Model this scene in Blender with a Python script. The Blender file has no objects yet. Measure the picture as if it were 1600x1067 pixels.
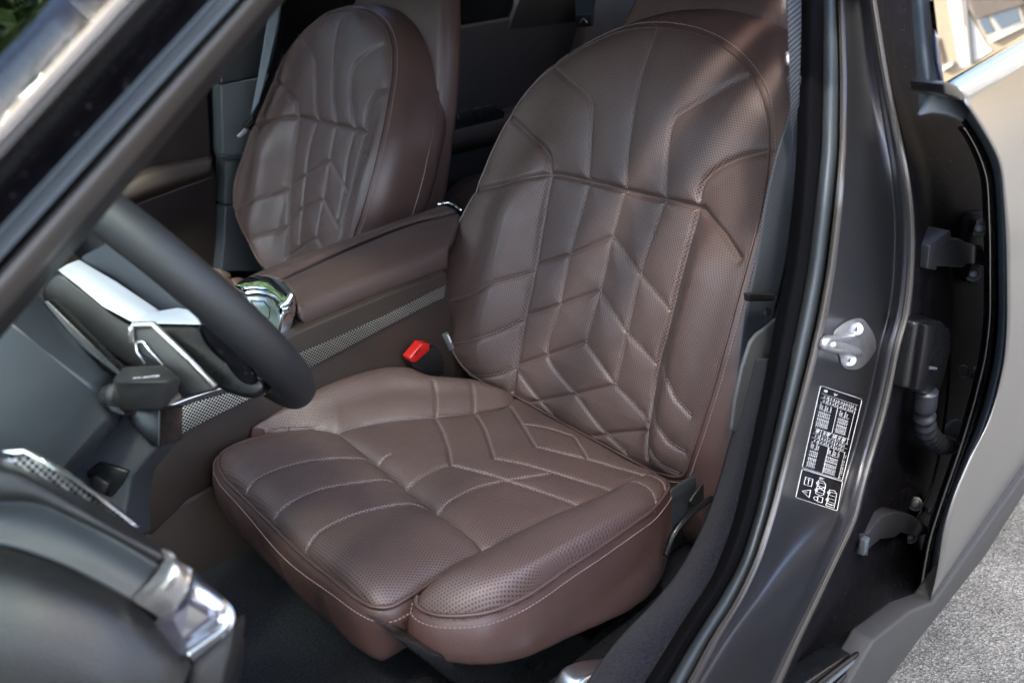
import bpy, math, random
import numpy as np
from math import sin, cos, radians, pi, sqrt, atan2
random.seed(7); rng = np.random.default_rng(7)
SC = bpy.context.scene
COL = SC.collection

# ------------------------------------------------------------------ camera
CC = np.array([.949, 1.238, 1.235]); AZ, EL, RO, FP = .760, .432, -.025, 1410.
FW = np.array([-sin(AZ)*cos(EL), -cos(AZ)*cos(EL), -sin(EL)])
_r = np.cross(FW, [0, 0, 1.]); _r /= np.linalg.norm(_r); _u = np.cross(_r, FW)
RT = _r*cos(RO)+_u*sin(RO); UP = -_r*sin(RO)+_u*cos(RO)
cd = bpy.data.cameras.new('camera'); cam = bpy.data.objects.new('camera', cd); COL.objects.link(cam)
from mathutils import Matrix, Vector
M = Matrix(((RT[0], UP[0], -FW[0], CC[0]), (RT[1], UP[1], -FW[1], CC[1]), (RT[2], UP[2], -FW[2], CC[2]), (0, 0, 0, 1)))
cam.matrix_world = M
cd.sensor_width = 36; cd.lens = 36*FP/1600; cd.clip_start = .02; cd.clip_end = 500
cd.dof.use_dof = True; cd.dof.focus_distance = 1.3; cd.dof.aperture_fstop = 5.6
SC.camera = cam

# ------------------------------------------------------------------ sky, sun, exposure
SUN_EL, SUN_AZ = radians(55), radians(40)      # azimuth of the sun measured from +X towards +Y
w = bpy.data.worlds.new('World'); SC.world = w; w.use_nodes = True
nt = w.node_tree; sky = nt.nodes.new('ShaderNodeTexSky'); sky.sky_type = 'NISHITA'; sky.sun_disc = False; sky.dust_density = 2.5; sky.air_density = .8; sky.ozone_density = .6
sky.sun_elevation = SUN_EL; sky.sun_rotation = radians(90)-SUN_AZ
bg = nt.nodes['Background']; bg.inputs[1].default_value = .15
nt.links.new(sky.outputs[0], bg.inputs[0])
sl = bpy.data.lights.new('sun', 'SUN'); sl.energy = 2.8; sl.angle = radians(7); sl.color = (1, .95, .87)
so = bpy.data.objects.new('sun', sl); COL.objects.link(so)
so.rotation_euler = Vector((cos(SUN_EL)*cos(SUN_AZ), cos(SUN_EL)*sin(SUN_AZ), sin(SUN_EL))).to_track_quat('Z', 'Y').to_euler()
SC.view_settings.view_transform = 'Standard'; SC.view_settings.look = 'None'
SC.view_settings.gamma = 1; SC.view_settings.use_curve_mapping = False
SC.view_settings.exposure = 2.82

# ------------------------------------------------------------------ pixel -> place helpers
def ray(px, py): return FW+RT*(px-800)/FP-UP*(py-533.5)/FP
def K(px, py, k): return CC+ray(px, py)*k
def AX(a, px, py, v): d = ray(px, py); return CC+d*(v-CC[a])/d[a]
def X(px, py, v): return AX(0, px, py, v)
def Y(px, py, v): return AX(1, px, py, v)
def Z(px, py, v): return AX(2, px, py, v)
def PL(px, py, p0, n): d = ray(px, py); return CC+d*(np.dot(np.array(p0)-CC, n)/np.dot(d, n))
def Ys(v, *pts): return [Y(a, b, v) for a, b in pts]
def Zs(v, *pts): return [Z(a, b, v) for a, b in pts]
def Ks(v, *pts): return [K(a, b, v) for a, b in pts]

def resamp(P, n, closed=False, smooth=True):
    P = np.array(P, float)
    if closed: P = np.vstack([P, P[:1]])
    if smooth and len(P) > 2:
        out = []
        m = len(P)
        for i in range(m-1):
            p1, p2 = P[i], P[i+1]
            if closed: p0, p3 = P[(i-1) % (m-1)], P[(i+2) % (m-1)]
            else: p0 = P[i-1] if i else 2*p1-p2; p3 = P[i+2] if i+2 < m else 2*p2-p1
            # centripetal-ish catmull rom (barry-goldman)
            t0 = 0; t1 = t0+max(np.linalg.norm(p1-p0), 1e-6)**.5; t2 = t1+max(np.linalg.norm(p2-p1), 1e-6)**.5; t3 = t2+max(np.linalg.norm(p3-p2), 1e-6)**.5
            t = np.linspace(t1, t2, 14, endpoint=False)[:, None]
            A1 = (t1-t)/(t1-t0)*p0+(t-t0)/(t1-t0)*p1; A2 = (t2-t)/(t2-t1)*p1+(t-t1)/(t2-t1)*p2; A3 = (t3-t)/(t3-t2)*p2+(t-t2)/(t3-t2)*p3
            B1 = (t2-t)/(t2-t0)*A1+(t-t0)/(t2-t0)*A2; B2 = (t3-t)/(t3-t1)*A2+(t-t1)/(t3-t1)*A3
            out.append((t2-t)/(t2-t1)*B1+(t-t1)/(t2-t1)*B2)
        out.append(P[-1:]); P = np.vstack(out)
    d = np.concatenate([[0], np.cumsum(np.linalg.norm(np.diff(P, axis=0), axis=1))])
    q = np.linspace(0, d[-1], n+1 if closed else n)
    R = np.stack([np.interp(q, d, P[:, i]) for i in range(P.shape[1])], 1)
    return R[:-1] if closed else R

# ------------------------------------------------------------------ materials
MATS = {}
def nmat(name, col, rough=.5, metal=0., spec=.5, coat=0., noise=0., nscale=40., bump=0., bscale=300., grit=None, sheen=0., rnoise=0.):
    m = bpy.data.materials.new(name); m.use_nodes = True; t = m.node_tree; b = t.nodes['Principled BSDF']
    b.inputs['Base Color'].default_value = (*col, 1); b.inputs['Roughness'].default_value = rough; b.inputs['Metallic'].default_value = metal
    b.inputs['Specular IOR Level'].default_value = spec; b.inputs['Coat Weight'].default_value = coat; b.inputs['Coat Roughness'].default_value = .08
    b.inputs['Sheen Weight'].default_value = sheen
    tc = t.nodes.new('ShaderNodeTexCoord')
    if noise or rnoise:
        n = t.nodes.new('ShaderNodeTexNoise'); n.inputs['Scale'].default_value = nscale; n.inputs['Detail'].default_value = 6
        t.links.new(tc.outputs['Object'], n.inputs['Vector'])
        if noise:
            r = t.nodes.new('ShaderNodeMapRange'); r.inputs[1].default_value = .3; r.inputs[2].default_value = .7
            r.inputs[3].default_value = 1-noise; r.inputs[4].default_value = 1+noise
            t.links.new(n.outputs[0], r.inputs[0])
            x = t.nodes.new('ShaderNodeVectorMath'); x.operation = 'SCALE'; x.inputs[0].default_value = col
            t.links.new(r.outputs[0], x.inputs['Scale']); t.links.new(x.outputs[0], b.inputs['Base Color'])
        if rnoise:
            r = t.nodes.new('ShaderNodeMapRange'); r.inputs[1].default_value = .3; r.inputs[2].default_value = .7
            r.inputs[3].default_value = rough-rnoise; r.inputs[4].default_value = rough+rnoise
            t.links.new(n.outputs[0], r.inputs[0]); t.links.new(r.outputs[0], b.inputs['Roughness'])
    if grit:      # pale dust specks
        v = t.nodes.new('ShaderNodeTexNoise'); v.inputs['Scale'].default_value = grit[0]; v.inputs['Detail'].default_value = 3
        t.links.new(tc.outputs['Object'], v.inputs['Vector'])
        g = t.nodes.new('ShaderNodeMapRange'); g.inputs[1].default_value = grit[1]; g.inputs[2].default_value = grit[1]+.05
        t.links.new(v.outputs[0], g.inputs[0])
        mx = t.nodes.new('ShaderNodeMix'); mx.data_type = 'RGBA'; mx.inputs[7].default_value = (*grit[2], 1)
        t.links.new(g.outputs[0], mx.inputs[0])
        src = b.inputs['Base Color'].links[0].from_socket if b.inputs['Base Color'].links else None
        if src: t.links.new(src, mx.inputs[6])
        else: mx.inputs[6].default_value = (*col, 1)
        t.links.new(mx.outputs[2], b.inputs['Base Color'])
    if bump:
        n = t.nodes.new('ShaderNodeTexNoise'); n.inputs['Scale'].default_value = bscale; n.inputs['Detail'].default_value = 4
        t.links.new(tc.outputs['Object'], n.inputs['Vector'])
        bp = t.nodes.new('ShaderNodeBump'); bp.inputs['Strength'].default_value = bump; bp.inputs['Distance'].default_value = .001
        t.links.new(n.outputs[0], bp.inputs['Height']); t.links.new(bp.outputs[0], b.inputs['Normal'])
    MATS[name] = m; return m

def dots_mat(name, col, hole, pitch, rough=.45, r0=.2, r1=.27, hexa=True, metal=0., depth=.5):
    """leather or mesh with a regular lattice of small holes laid out in the metric UVs"""
    m = nmat(name, col, rough, metal, bump=.25, bscale=900); t = m.node_tree; b = t.nodes['Principled BSDF']
    uv = t.nodes.new('ShaderNodeUVMap')
    def vm(op, a, bb=None, sc=None):
        n = t.nodes.new('ShaderNodeVectorMath'); n.operation = op
        t.links.new(a, n.inputs[0])
        if bb is not None: n.inputs[1].default_value = bb
        return n.outputs['Value'] if op == 'LENGTH' else n.outputs[0]
    ky = sqrt(3) if hexa else 1.
    p = vm('MULTIPLY', uv.outputs[0], (1/pitch, 1/(pitch*ky), 0))
    ls = []
    for off in ((0, 0, 0), (.5, .5, 0)):
        q = vm('ADD', p, off); q = vm('FRACTION', q); q = vm('SUBTRACT', q, (.5, .5, 0)); q = vm('MULTIPLY', q, (1, ky, 0)); ls.append(vm('LENGTH', q))
    mn = t.nodes.new('ShaderNodeMath'); mn.operation = 'MINIMUM'; t.links.new(ls[0], mn.inputs[0]); t.links.new(ls[1], mn.inputs[1])
    r = t.nodes.new('ShaderNodeMapRange'); r.inputs[1].default_value = r0; r.inputs[2].default_value = r1; t.links.new(mn.outputs[0], r.inputs[0])
    nz = t.nodes.new('ShaderNodeTexNoise'); nz.inputs['Scale'].default_value = 9; nz.inputs['Detail'].default_value = 5
    tc = t.nodes.new('ShaderNodeTexCoord'); t.links.new(tc.outputs['Object'], nz.inputs['Vector'])
    rr = t.nodes.new('ShaderNodeMapRange'); rr.inputs[1].default_value = .3; rr.inputs[2].default_value = .7; rr.inputs[3].default_value = .88; rr.inputs[4].default_value = 1.12
    t.links.new(nz.outputs[0], rr.inputs[0])
    cs = t.nodes.new('ShaderNodeVectorMath'); cs.operation = 'SCALE'; cs.inputs[0].default_value = col; t.links.new(rr.outputs[0], cs.inputs['Scale'])
    mx = t.nodes.new('ShaderNodeMix'); mx.data_type = 'RGBA'; mx.inputs[6].default_value = (*hole, 1); t.links.new(cs.outputs[0], mx.inputs[7])
    t.links.new(r.outputs[0], mx.inputs[0]); t.links.new(mx.outputs[2], b.inputs['Base Color'])
    bp = t.nodes.new('ShaderNodeBump'); bp.inputs['Strength'].default_value = depth; bp.inputs['Distance'].default_value = .0006
    old = [n for n in t.nodes if n.type == 'BUMP' and n is not bp][0]
    t.links.new(r.outputs[0], bp.inputs['Height']); t.links.new(old.outputs[0], bp.inputs['Normal']); t.links.new(bp.outputs[0], b.inputs['Normal'])
    return m

LEA = (.100, .065, .058)
L_perf = dots_mat('perforated brown leather', LEA, (.012, .007, .007), .0041, .41, .20, .31)
L_plain = nmat('smooth brown leather', (.070, .040, .035), .38, noise=.10, nscale=14, bump=.35, bscale=520)
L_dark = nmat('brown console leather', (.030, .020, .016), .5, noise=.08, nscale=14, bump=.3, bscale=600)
THREAD = nmat('pale thread', (.24, .18, .17), .7)
BLK = nmat('black soft plastic', (.009, .009, .010), .42, bump=.25, bscale=700, noise=.1)
BLKG = nmat('black satin plastic', (.006, .0065, .007), .28, rnoise=.05, nscale=30)
GLEA = nmat('charcoal dash leather', (.015, .0145, .0135), .45, noise=.1, bump=.45, bscale=450)
GPL = nmat('dark grey plastic', (.026, .030, .034), .5, bump=.3, bscale=900)
SHELL = nmat('slate grey column plastic', (.035, .039, .043), .38, bump=.2, bscale=900)
RUB = nmat('black velour rubber', (.0028, .0028, .0036), .95, noise=.3, nscale=500, bump=.5, bscale=900, spec=.08)
RUBG = nmat('satin rubber seal', (.070, .082, .090), .42, bump=.1, bscale=500)
PAINT = nmat('dark satin metallic paint', (.100, .100, .108), .33, metal=.80, coat=.12, noise=.06, nscale=700, grit=(420, .70, (.3, .29, .27)))
PAINTO = nmat('satin bronze grey paint', (.235, .225, .21), .36, metal=.75, noise=.05, nscale=900)
PAINTD = nmat('dusty shade black recess', (.006, .0055, .007), .45, spec=.12, noise=.3, nscale=60, grit=(300, .69, (.16, .14, .15)), bump=.2, bscale=60)  # near black and dull for the recess's shade; the dust specks are its own
PAINTN = nmat('black door edge paint', (.005, .005, .0065), .33, spec=.3, grit=(350, .74, (.12, .1, .1)))
EDGE = nmat('bronze trim and edge highlight', (.16, .148, .135), .36, metal=.7)  # highlight of flange and pillar edges is put into this colour
STRIP = nmat('blue grey edge strip', (.075, .09, .105), .38)
ALU = nmat('brushed aluminium', (.72, .73, .74), .30, metal=1., bump=.15, bscale=300)
SATIN = nmat('satin silver trim', (.80, .81, .80), .32, metal=.45)
STEEL = nmat('zinc plated steel', (.56, .56, .58), .34, metal=.85, noise=.12, nscale=120, bump=.3, bscale=300)
CHROME = nmat('bright chrome', (.80, .81, .82), .06, metal=1.)
PEARL = nmat('satin champagne metal', (.72, .68, .63), .26, metal=.9)
CARP = nmat('charcoal carpet', (.014, .014, .019), 1., noise=.7, nscale=420, bump=1., bscale=700, sheen=.06, spec=.05)
MAT_ = nmat('dark floor carpet', (.014, .015, .018), 1., noise=.6, nscale=300, bump=1., bscale=500, sheen=.05, spec=.05)
RED = nmat('red button plastic', (.42, .012, .009), .3)
WHITE = nmat('white ink', (.78, .78, .78), .6)
CRYS = nmat('faceted glass', (.17, .165, .20), .05, metal=.7, coat=1.)
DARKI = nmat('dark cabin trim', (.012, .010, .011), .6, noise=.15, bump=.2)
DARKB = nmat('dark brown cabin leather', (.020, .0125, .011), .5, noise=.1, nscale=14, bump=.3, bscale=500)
HEAD = nmat('headliner cloth', (.30, .28, .26), .9, noise=.05)
MESHM = dots_mat('brightly lit speaker mesh', (.78, .75, .70), (.006, .006, .006), .0056, .32, .24, .34, hexa=False, metal=.9, depth=1.)  # paler copy of the woven mesh; sun and bright reflection are in its colour
MESHD = dots_mat('dark woven metal mesh', (.36, .34, .31), (.005, .005, .005), .0056, .30, .24, .34, hexa=False, metal=.9, depth=1.)
ARMP = dots_mat('woven armrest leather', (.075, .044, .038), (.022, .014, .013), .0052, .5, .16, .34, hexa=False)
WEBB = nmat('grey belt webbing', (.060, .068, .082), .7)
def webbing(m, sc, lo):
    t = m.node_tree; b = t.nodes['Principled BSDF']; uv = t.nodes.new('ShaderNodeUVMap'); wv = t.nodes.new('ShaderNodeTexWave')
    wv.wave_type = 'BANDS'; wv.bands_direction = 'DIAGONAL'; wv.inputs['Scale'].default_value = sc; wv.inputs['Distortion'].default_value = .4
    t.links.new(uv.outputs[0], wv.inputs['Vector'])
    c = tuple(b.inputs['Base Color'].default_value)[:3]
    mx = t.nodes.new('ShaderNodeMix'); mx.data_type = 'RGBA'; mx.inputs[6].default_value = (*[v*lo for v in c], 1); mx.inputs[7].default_value = (*[v*1.4 for v in c], 1)
    t.links.new(wv.outputs[0], mx.inputs[0]); t.links.new(mx.outputs[2], b.inputs['Base Color'])
    bp = t.nodes.new('ShaderNodeBump'); bp.inputs['Strength'].default_value = .6; bp.inputs['Distance'].default_value = .0006
    t.links.new(wv.outputs[0], bp.inputs['Height']); t.links.new(bp.outputs[0], b.inputs['Normal'])
webbing(WEBB, 110, .45)

PAINTD.node_tree.nodes['Principled BSDF'].inputs['IOR'].default_value = 1.18
PAINTD.node_tree.nodes['Principled BSDF'].inputs['Roughness'].default_value = .6
L_soft = dots_mat('softly perforated leather', LEA, (.050, .034, .031), .0041, .46, .14, .36, depth=.2)
# ------------------------------------------------------------------ object helpers
def mesh(name, V_, F_, mat, parent=None, uv=None, smooth=True, mats=None, midx=None, col=None):
    me = bpy.data.meshes.new(name); V_ = np.asarray(V_, float)
    off = np.zeros(3)
    if parent is not None: off = np.array(ROOTLOC[parent.name])
    if parent is not None and parent.name in FLIP: V_ = (V_-off)*np.array((1, -1, 1)); off_ = np.zeros(3)
    else: off_ = off
    me.from_pydata((V_-off_).tolist(), [], [tuple(int(i) for i in f) for f in F_])
    for m in (mats or [mat]): me.materials.append(m)
    if midx is not None: me.polygons.foreach_set('material_index', np.asarray(midx, dtype=np.int32))
    if smooth: me.polygons.foreach_set('use_smooth', np.ones(len(me.polygons), dtype=bool))
    if uv is not None:
        l = me.uv_layers.new(name='UVMap'); li = np.zeros(len(me.loops), dtype=np.int32); me.loops.foreach_get('vertex_index', li)
        l.data.foreach_set('uv', np.asarray(uv, dtype=np.float32)[li].ravel())
    me.update(); o = bpy.data.objects.new(name, me); COL.objects.link(o)
    if parent is not None:
        o.parent = parent; ROOTLOC[o.name] = tuple(off)
        if parent.name in FLIP: FLIP.add(o.name)
    else: ROOTLOC[o.name] = (0, 0, 0)
    return o
ROOTLOC = {}; FLIP = set()
def thing(name, label, cat, loc=(0, 0, 0), group=None):
    o = bpy.data.objects.new(name, None); COL.objects.link(o); o.location = [float(v) for v in loc]; o['label'] = label; o['category'] = cat
    o.empty_display_size = .05
    if group: o['group'] = group
    ROOTLOC[o.name] = tuple(float(v) for v in loc); return o
def tag(o, label, cat, group=None):
    o['label'] = label; o['category'] = cat
    if group: o['group'] = group
    return o
def struct(o): o['kind'] = 'structure'; return o
def bev(o, wd, seg=3, ang=35):
    m = o.modifiers.new('bevel', 'BEVEL'); m.width = wd; m.segments = seg; m.limit_method = 'ANGLE'; m.angle_limit = radians(ang); m.harden_normals = False
    return o
def solid(o, th, off=-1):
    m = o.modifiers.new('thickness', 'SOLIDIFY'); m.thickness = th; m.offset = off; return o
def recalc(o, toward=None):
    """consistent outward normals for closed meshes"""
    import bmesh
    bm = bmesh.new(); bm.from_mesh(o.data); bmesh.ops.recalc_face_normals(bm, faces=bm.faces); bm.to_mesh(o.data); bm.free(); return o
def slab(name, pts, vec, mat, parent=None, b=.002, smooth_n=0, uv=False, seg=3):
    """closed outline (3-D) pushed along vec into a solid"""
    P = resamp(pts, smooth_n, True) if smooth_n else np.array(pts, float)
    n = len(P); V_ = np.vstack([P, P+np.array(vec, float)])
    F_ = [list(range(n)), list(range(2*n-1, n-1, -1))]+[[i, n+i, n+(i+1) % n, (i+1) % n] for i in range(n)]
    u = None
    if uv:
        c = P.mean(0); q = P-c; a = P[1]-P[0]; a /= np.linalg.norm(a); nn = np.cross(P[1]-P[0], P[len(P)//2]-P[0]); nn /= np.linalg.norm(nn); bb = np.cross(nn, a)
        u = np.stack([(V_-c)@a, (V_-c)@bb], 1)
    o = mesh(name, V_, F_, mat, parent, uv=u, smooth=True); recalc(o)
    if b: bev(o, b, seg)
    else: o.data.polygons.foreach_set('use_smooth', np.zeros(len(o.data.polygons), dtype=bool))
    return o
def loft(name, lines, mat, parent=None, n=60, m=None, th=.0, uv=False, smooth=True, off=-1):
    """surface through several long 3-D lines; m = sub-samples across (smooth)"""
    L = np.array([resamp(l, n) for l in lines])
    if m: L = np.array([resamp(L[:, j], m) for j in range(n)]).transpose(1, 0, 2)
    a = len(L); V_ = L.reshape(-1, 3)
    F_ = [[i*n+j, i*n+j+1, (i+1)*n+j+1, (i+1)*n+j] for i in range(a-1) for j in range(n-1)]
    u = None
    if uv:
        du = np.concatenate([[0], np.cumsum(np.linalg.norm(np.diff(L[:, n//2], axis=0), axis=1))]); dv = np.concatenate([[0], np.cumsum(np.linalg.norm(np.diff(L[a//2], axis=0), axis=1))])
        u = np.array([(x, y) for x in du for y in dv])
    o = mesh(name, V_, F_, mat, parent, uv=u, smooth=smooth)
    # face the camera side
    if th:
        c = V_.mean(0); p = o.data.polygons[len(F_)//2]; 
        if np.dot(np.array(p.normal), CC-c) < 0: o.data.flip_normals()
        solid(o, th, off)
    return o
def tube(name, pts, r, mat, parent=None, n=0, seg=10, closed=False, flat=1., fdir=None):
    P = resamp(pts, n, closed) if n else np.array(pts, float)
    rr = np.full(len(P), r) if np.isscalar(r) else np.interp(np.linspace(0, 1, len(P)), np.linspace(0, 1, len(r)), r)
    V_, F_ = [], []; N = len(P)
    if closed: T = np.roll(P, -1, 0)-np.roll(P, 1, 0)
    else: T = np.gradient(P, axis=0)
    T /= np.linalg.norm(T, axis=1)[:, None]+1e-12
    ref = np.array([0, 0, 1.]) if abs(T[0][2]) < .9 else np.array([1., 0, 0])
    if fdir is not None: ref = np.array(fdir, float)
    a = ref-T[0]*np.dot(ref, T[0]); a /= np.linalg.norm(a)
    for i in range(N):
        a = a-T[i]*np.dot(a, T[i]); a /= np.linalg.norm(a); b = np.cross(T[i], a)
        for k in range(seg):
            q = 2*pi*k/seg; V_.append(P[i]+rr[i]*(a*cos(q)*flat+b*sin(q)))
    m = N if closed else N-1
    for i in range(m):
        for k in range(seg): F_.append([i*seg+k, i*seg+(k+1) % seg, ((i+1) % N)*seg+(k+1) % seg, ((i+1) % N)*seg+k])
    if not closed: F_ += [list(range(seg))[::-1], [(N-1)*seg+k for k in range(seg)]]
    return mesh(name, V_, F_, mat, parent)
def boxm(c, s, A=None):
    """8 verts/6 faces of a box, centre c, half sizes s, axes A (rows)"""
    A = np.eye(3) if A is None else np.array(A); c = np.array(c, float)
    V_ = [c+A[0]*s[0]*i+A[1]*s[1]*j+A[2]*s[2]*k for i in (-1, 1) for j in (-1, 1) for k in (-1, 1)]
    return V_, [[0, 1, 3, 2], [4, 6, 7, 5], [0, 4, 5, 1], [2, 3, 7, 6], [0, 2, 6, 4], [1, 5, 7, 3]]
def box(name, c, s, mat, parent=None, A=None, b=.002, seg=2):
    V_, F_ = boxm(c, s, A); o = mesh(name, V_, F_, mat, parent); recalc(o)
    if b: bev(o, b, seg)
    return o
def multi(name, parts, mat, parent=None, smooth=False, uv=None):
    V_, F_ = [], []
    for v, f in parts: F_ += [[i+len(V_) for i in q] for q in f]; V_ += list(v)
    return mesh(name, V_, F_, mat, parent, smooth=smooth)
def disc(name, c, nrm, r, h, mat, parent=None, seg=24, b=.001):
    nrm = np.array(nrm, float); nrm /= np.linalg.norm(nrm); ref = np.array([0, 0, 1.]) if abs(nrm[2]) < .9 else np.array([1., 0, 0])
    a = np.cross(nrm, ref); a /= np.linalg.norm(a); bb = np.cross(nrm, a)
    P = [np.array(c)+r*(a*cos(q)+bb*sin(q)) for q in np.linspace(0, 2*pi, seg, endpoint=False)]
    return slab(name, P, nrm*h, mat, parent, b=b, seg=2)

# ------------------------------------------------------------------ stitched cushions
class Pad:
    """upholstered pad: a height field over a plane, star-shaped outline, seams pressed in"""
    def __init__(s, O, S, T, N, outline, nc, e=4., extra=None, centre=None, roll=.004, nout=360, smooth=True, ks=3, dome=None):
        s.dome = dome
        s.O, s.S, s.T, s.N = [np.array(v, float) for v in (O, S, T, N)]
        s.extra = extra or (lambda a, b: 0*a); s.nc = nc; s.e = e; s.roll = roll
        q = np.array([[*s.plane(px, py, n), n] for px, py, n in outline])
        q = resamp(q, nout*3, True, smooth)
        s.c = q[:, :2].mean(0) if centre is None else np.array(s.plane(*centre, nc))
        th = np.arctan2(q[:, 1]-s.c[1], q[:, 0]-s.c[0]); R = np.hypot(q[:, 0]-s.c[0], q[:, 1]-s.c[1])
        o = np.argsort(th); th, R, no = th[o], R[o], q[o, 2]
        g = np.linspace(-pi, pi, 721)
        s.th = g; s.Rr = np.interp(g, th, R, period=2*pi); s.no = np.interp(g, th, no, period=2*pi)
        k = ks; s.no = np.convolve(np.concatenate([s.no[-k-1:-1], s.no, s.no[1:k+1]]), np.ones(2*k+1)/(2*k+1), 'valid'); s.Rr = np.convolve(np.concatenate([s.Rr[-k-1:-1], s.Rr, s.Rr[1:k+1]]), np.ones(2*k+1)/(2*k+1), 'valid')
        s.seams = []; s.q = q; s.puff = .0035
    def plane(s, px, py, n):
        p = PL(px, py, s.O+s.N*n, s.N)-s.O; return p@s.S, p@s.T
    def rt(s, a, b):
        th = np.arctan2(b-s.c[1], a-s.c[0]); R = np.interp(th, s.th, s.Rr); return np.hypot(a-s.c[0], b-s.c[1])/R, th
    def base(s, a, b):
        if s.dome:
            a = np.asarray(a, float); b = np.asarray(b, float); Q = s.q[::4]; sh = a.shape; af, bf = a.ravel(), b.ravel(); out = np.empty(len(af))
            for i in range(0, len(af), 4000):
                D = np.hypot(af[i:i+4000, None]-Q[None, :, 0], bf[i:i+4000, None]-Q[None, :, 1]); dm = D.min(1)
                wt = np.exp(-(D-dm[:, None])/.012); nn_ = (wt*Q[None, :, 2]).sum(1)/wt.sum(1); t = np.clip(dm/s.dome[0], 0, 1)
                out[i:i+4000] = nn_+s.dome[1]*(1-(1-t)**2.2)
            return out.reshape(sh)
        r, th = s.rt(a, b); no = np.interp(th, s.th, s.no); rr = np.minimum(r, 1.)
        return s.nc+(no-s.nc)*rr**s.e+s.extra(a, b)*(1-rr**6)-s.roll*rr**24
    def loc(s, px, py):
        n = s.nc
        for _ in range(12):
            a, b = s.plane(px, py, n); n = .5*n+.5*float(s.base(np.array(a), np.array(b)))
        return np.array([a, b])
    def seam(s, pts, depth=.0045, width=.0035, stitch=True, smooth=True, puff=True):
        P = np.array([s.loc(*p) for p in pts]); L = np.linalg.norm(np.diff(P, axis=0), axis=1).sum()
        P = resamp(P, max(6, int(L/.004)), smooth=smooth); s.seams.append((P, depth*.62, width*.82, stitch, puff))
    def height(s, a, b):
        a = np.asarray(a, float); b = np.asarray(b, float); h = s.base(a, b)
        if s.seams:
            dmin = np.full(a.shape, 1.); g = np.zeros(a.shape)
            for P, dep, wd, st, pf in s.seams:
                lo = P.min(0)-.05; hi = P.max(0)+.05
                mk = (a > lo[0]) & (a < hi[0]) & (b > lo[1]) & (b < hi[1])
                if not mk.any(): continue
                aa, bb = a[mk], b[mk]; d = np.full(aa.shape, 1.)
                A_, B_ = P[:-1], P[1:]
                for i in range(len(A_)):
                    v = B_[i]-A_[i]; L2 = (v@v)+1e-12
                    t = np.clip(((aa-A_[i][0])*v[0]+(bb-A_[i][1])*v[1])/L2, 0, 1)
                    d = np.minimum(d, np.hypot(aa-A_[i][0]-t*v[0], bb-A_[i][1]-t*v[1]))
                g[mk] = np.minimum(g[mk], -dep*np.exp(-(d/wd)**2))
                if pf: dmin[mk] = np.minimum(dmin[mk], d)
            r, _ = s.rt(a, b); dmin = np.minimum(dmin, (1-np.minimum(r, 1))*.25+.004)
            h = h+g+s.puff*(1-np.exp(-dmin/.018))+s.sag(a, b)*(1+.5*np.exp(-(dmin/.008)**2))
        return h
    def sag(s, a, b):
        g = np.random.default_rng(int(abs(s.c[0]*1e4)) % 97+3); v = 0
        for k in range(16):
            q = g.uniform(0, 2*pi); L_ = g.uniform(.016, .06); v = v+np.sin((a*cos(q)+b*sin(q))*2*pi/L_+g.uniform(0, 6.28)+1.5*np.sin(a*37+b*23+k))*L_*.0011
        return v
    def p3(s, a, b, n): return s.O+np.multiply.outer(a, s.S)+np.multiply.outer(b, s.T)+np.multiply.outer(n, s.N)
    def build(s, name, parent, walls, mat=None, wmat=None, na=600, nr=120, cap=True, wallfun=None, wrinkle=0., outfun=None):
        mat = mat or L_perf; wmat = wmat or L_plain
        q = resamp(s.q[::3, :2], na, True, False); dirs = q-s.c
        th = np.arctan2(dirs[:, 1], dirs[:, 0]); o = np.argsort(th); th = th[o]
        R = np.interp(th, s.th, s.Rr)
        rr = 1-(1-np.linspace(0, 1, nr+1)[1:])**1.25
        A_ = s.c[0]+np.outer(rr, R*np.cos(th)); B_ = s.c[1]+np.outer(rr, R*np.sin(th)); H = s.height(A_, B_)
        V_ = [s.p3(s.c[0], s.c[1], float(s.height(np.array([s.c[0]]), np.array([s.c[1]]))[0]))[None]]
        V_.append(s.p3(A_, B_, H).reshape(-1, 3)); uv = [np.array([[s.c[0], s.c[1]]]), np.stack([A_.ravel(), B_.ravel()], 1)]
        Hb = s.base(A_, B_); rad_ = np.hypot(A_-s.c[0], B_-s.c[1]); dr = np.diff(np.vstack([np.zeros(na), rad_]), axis=0); dh = np.diff(np.vstack([np.full(na, s.nc), Hb]), axis=0); dh[0] = 0
        al = np.cumsum(np.hypot(dr, dh), axis=0); uv[1] = np.stack([(s.c[0]+al*np.cos(th)).ravel(), (s.c[1]+al*np.sin(th)).ravel()], 1)
        # outward direction in the plane
        E = np.stack([A_[-1], B_[-1]], 1); tg = np.roll(E, -2, 0)-np.roll(E, 2, 0); nn = np.stack([tg[:, 1], -tg[:, 0]], 1); nn /= np.linalg.norm(nn, axis=1)[:, None]
        if np.mean(np.sum(nn*(E-s.c), 1)) < 0: nn = -nn
        nn = np.array([np.convolve(np.concatenate([nn[-8:, i], nn[:, i], nn[:8, i]]), np.ones(17)/17, 'valid') for i in (0, 1)]).T
        hb = H[-1]; rings = nr
        W = resamp(np.array([(0, 0)]+list(walls)), 26, smooth=True)[1:]
        dist = 0
        for out, drop in W:
            sc = np.ones(na) if wallfun is None else wallfun(E, drop)
            e2 = E+nn*out*(1. if outfun is None else outfun(E)[:, None]); wv = 0
            if wrinkle: wv = wrinkle*np.sin(E[:, 0]*90+E[:, 1]*60+drop*55)*min(1, drop/.03)*np.sin(E[:, 0]*31+2)
            e2 = e2+nn*np.reshape(wv, (-1, 1)) if wrinkle else e2
            V_.append(s.p3(e2[:, 0], e2[:, 1], hb-drop*sc)); uv.append(e2); rings += 1
        V_ = np.vstack(V_); uv = np.vstack(uv)
        F_ = [[0, 1+j, 1+(j+1) % na] for j in range(na)]; mi = [0]*na
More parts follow.
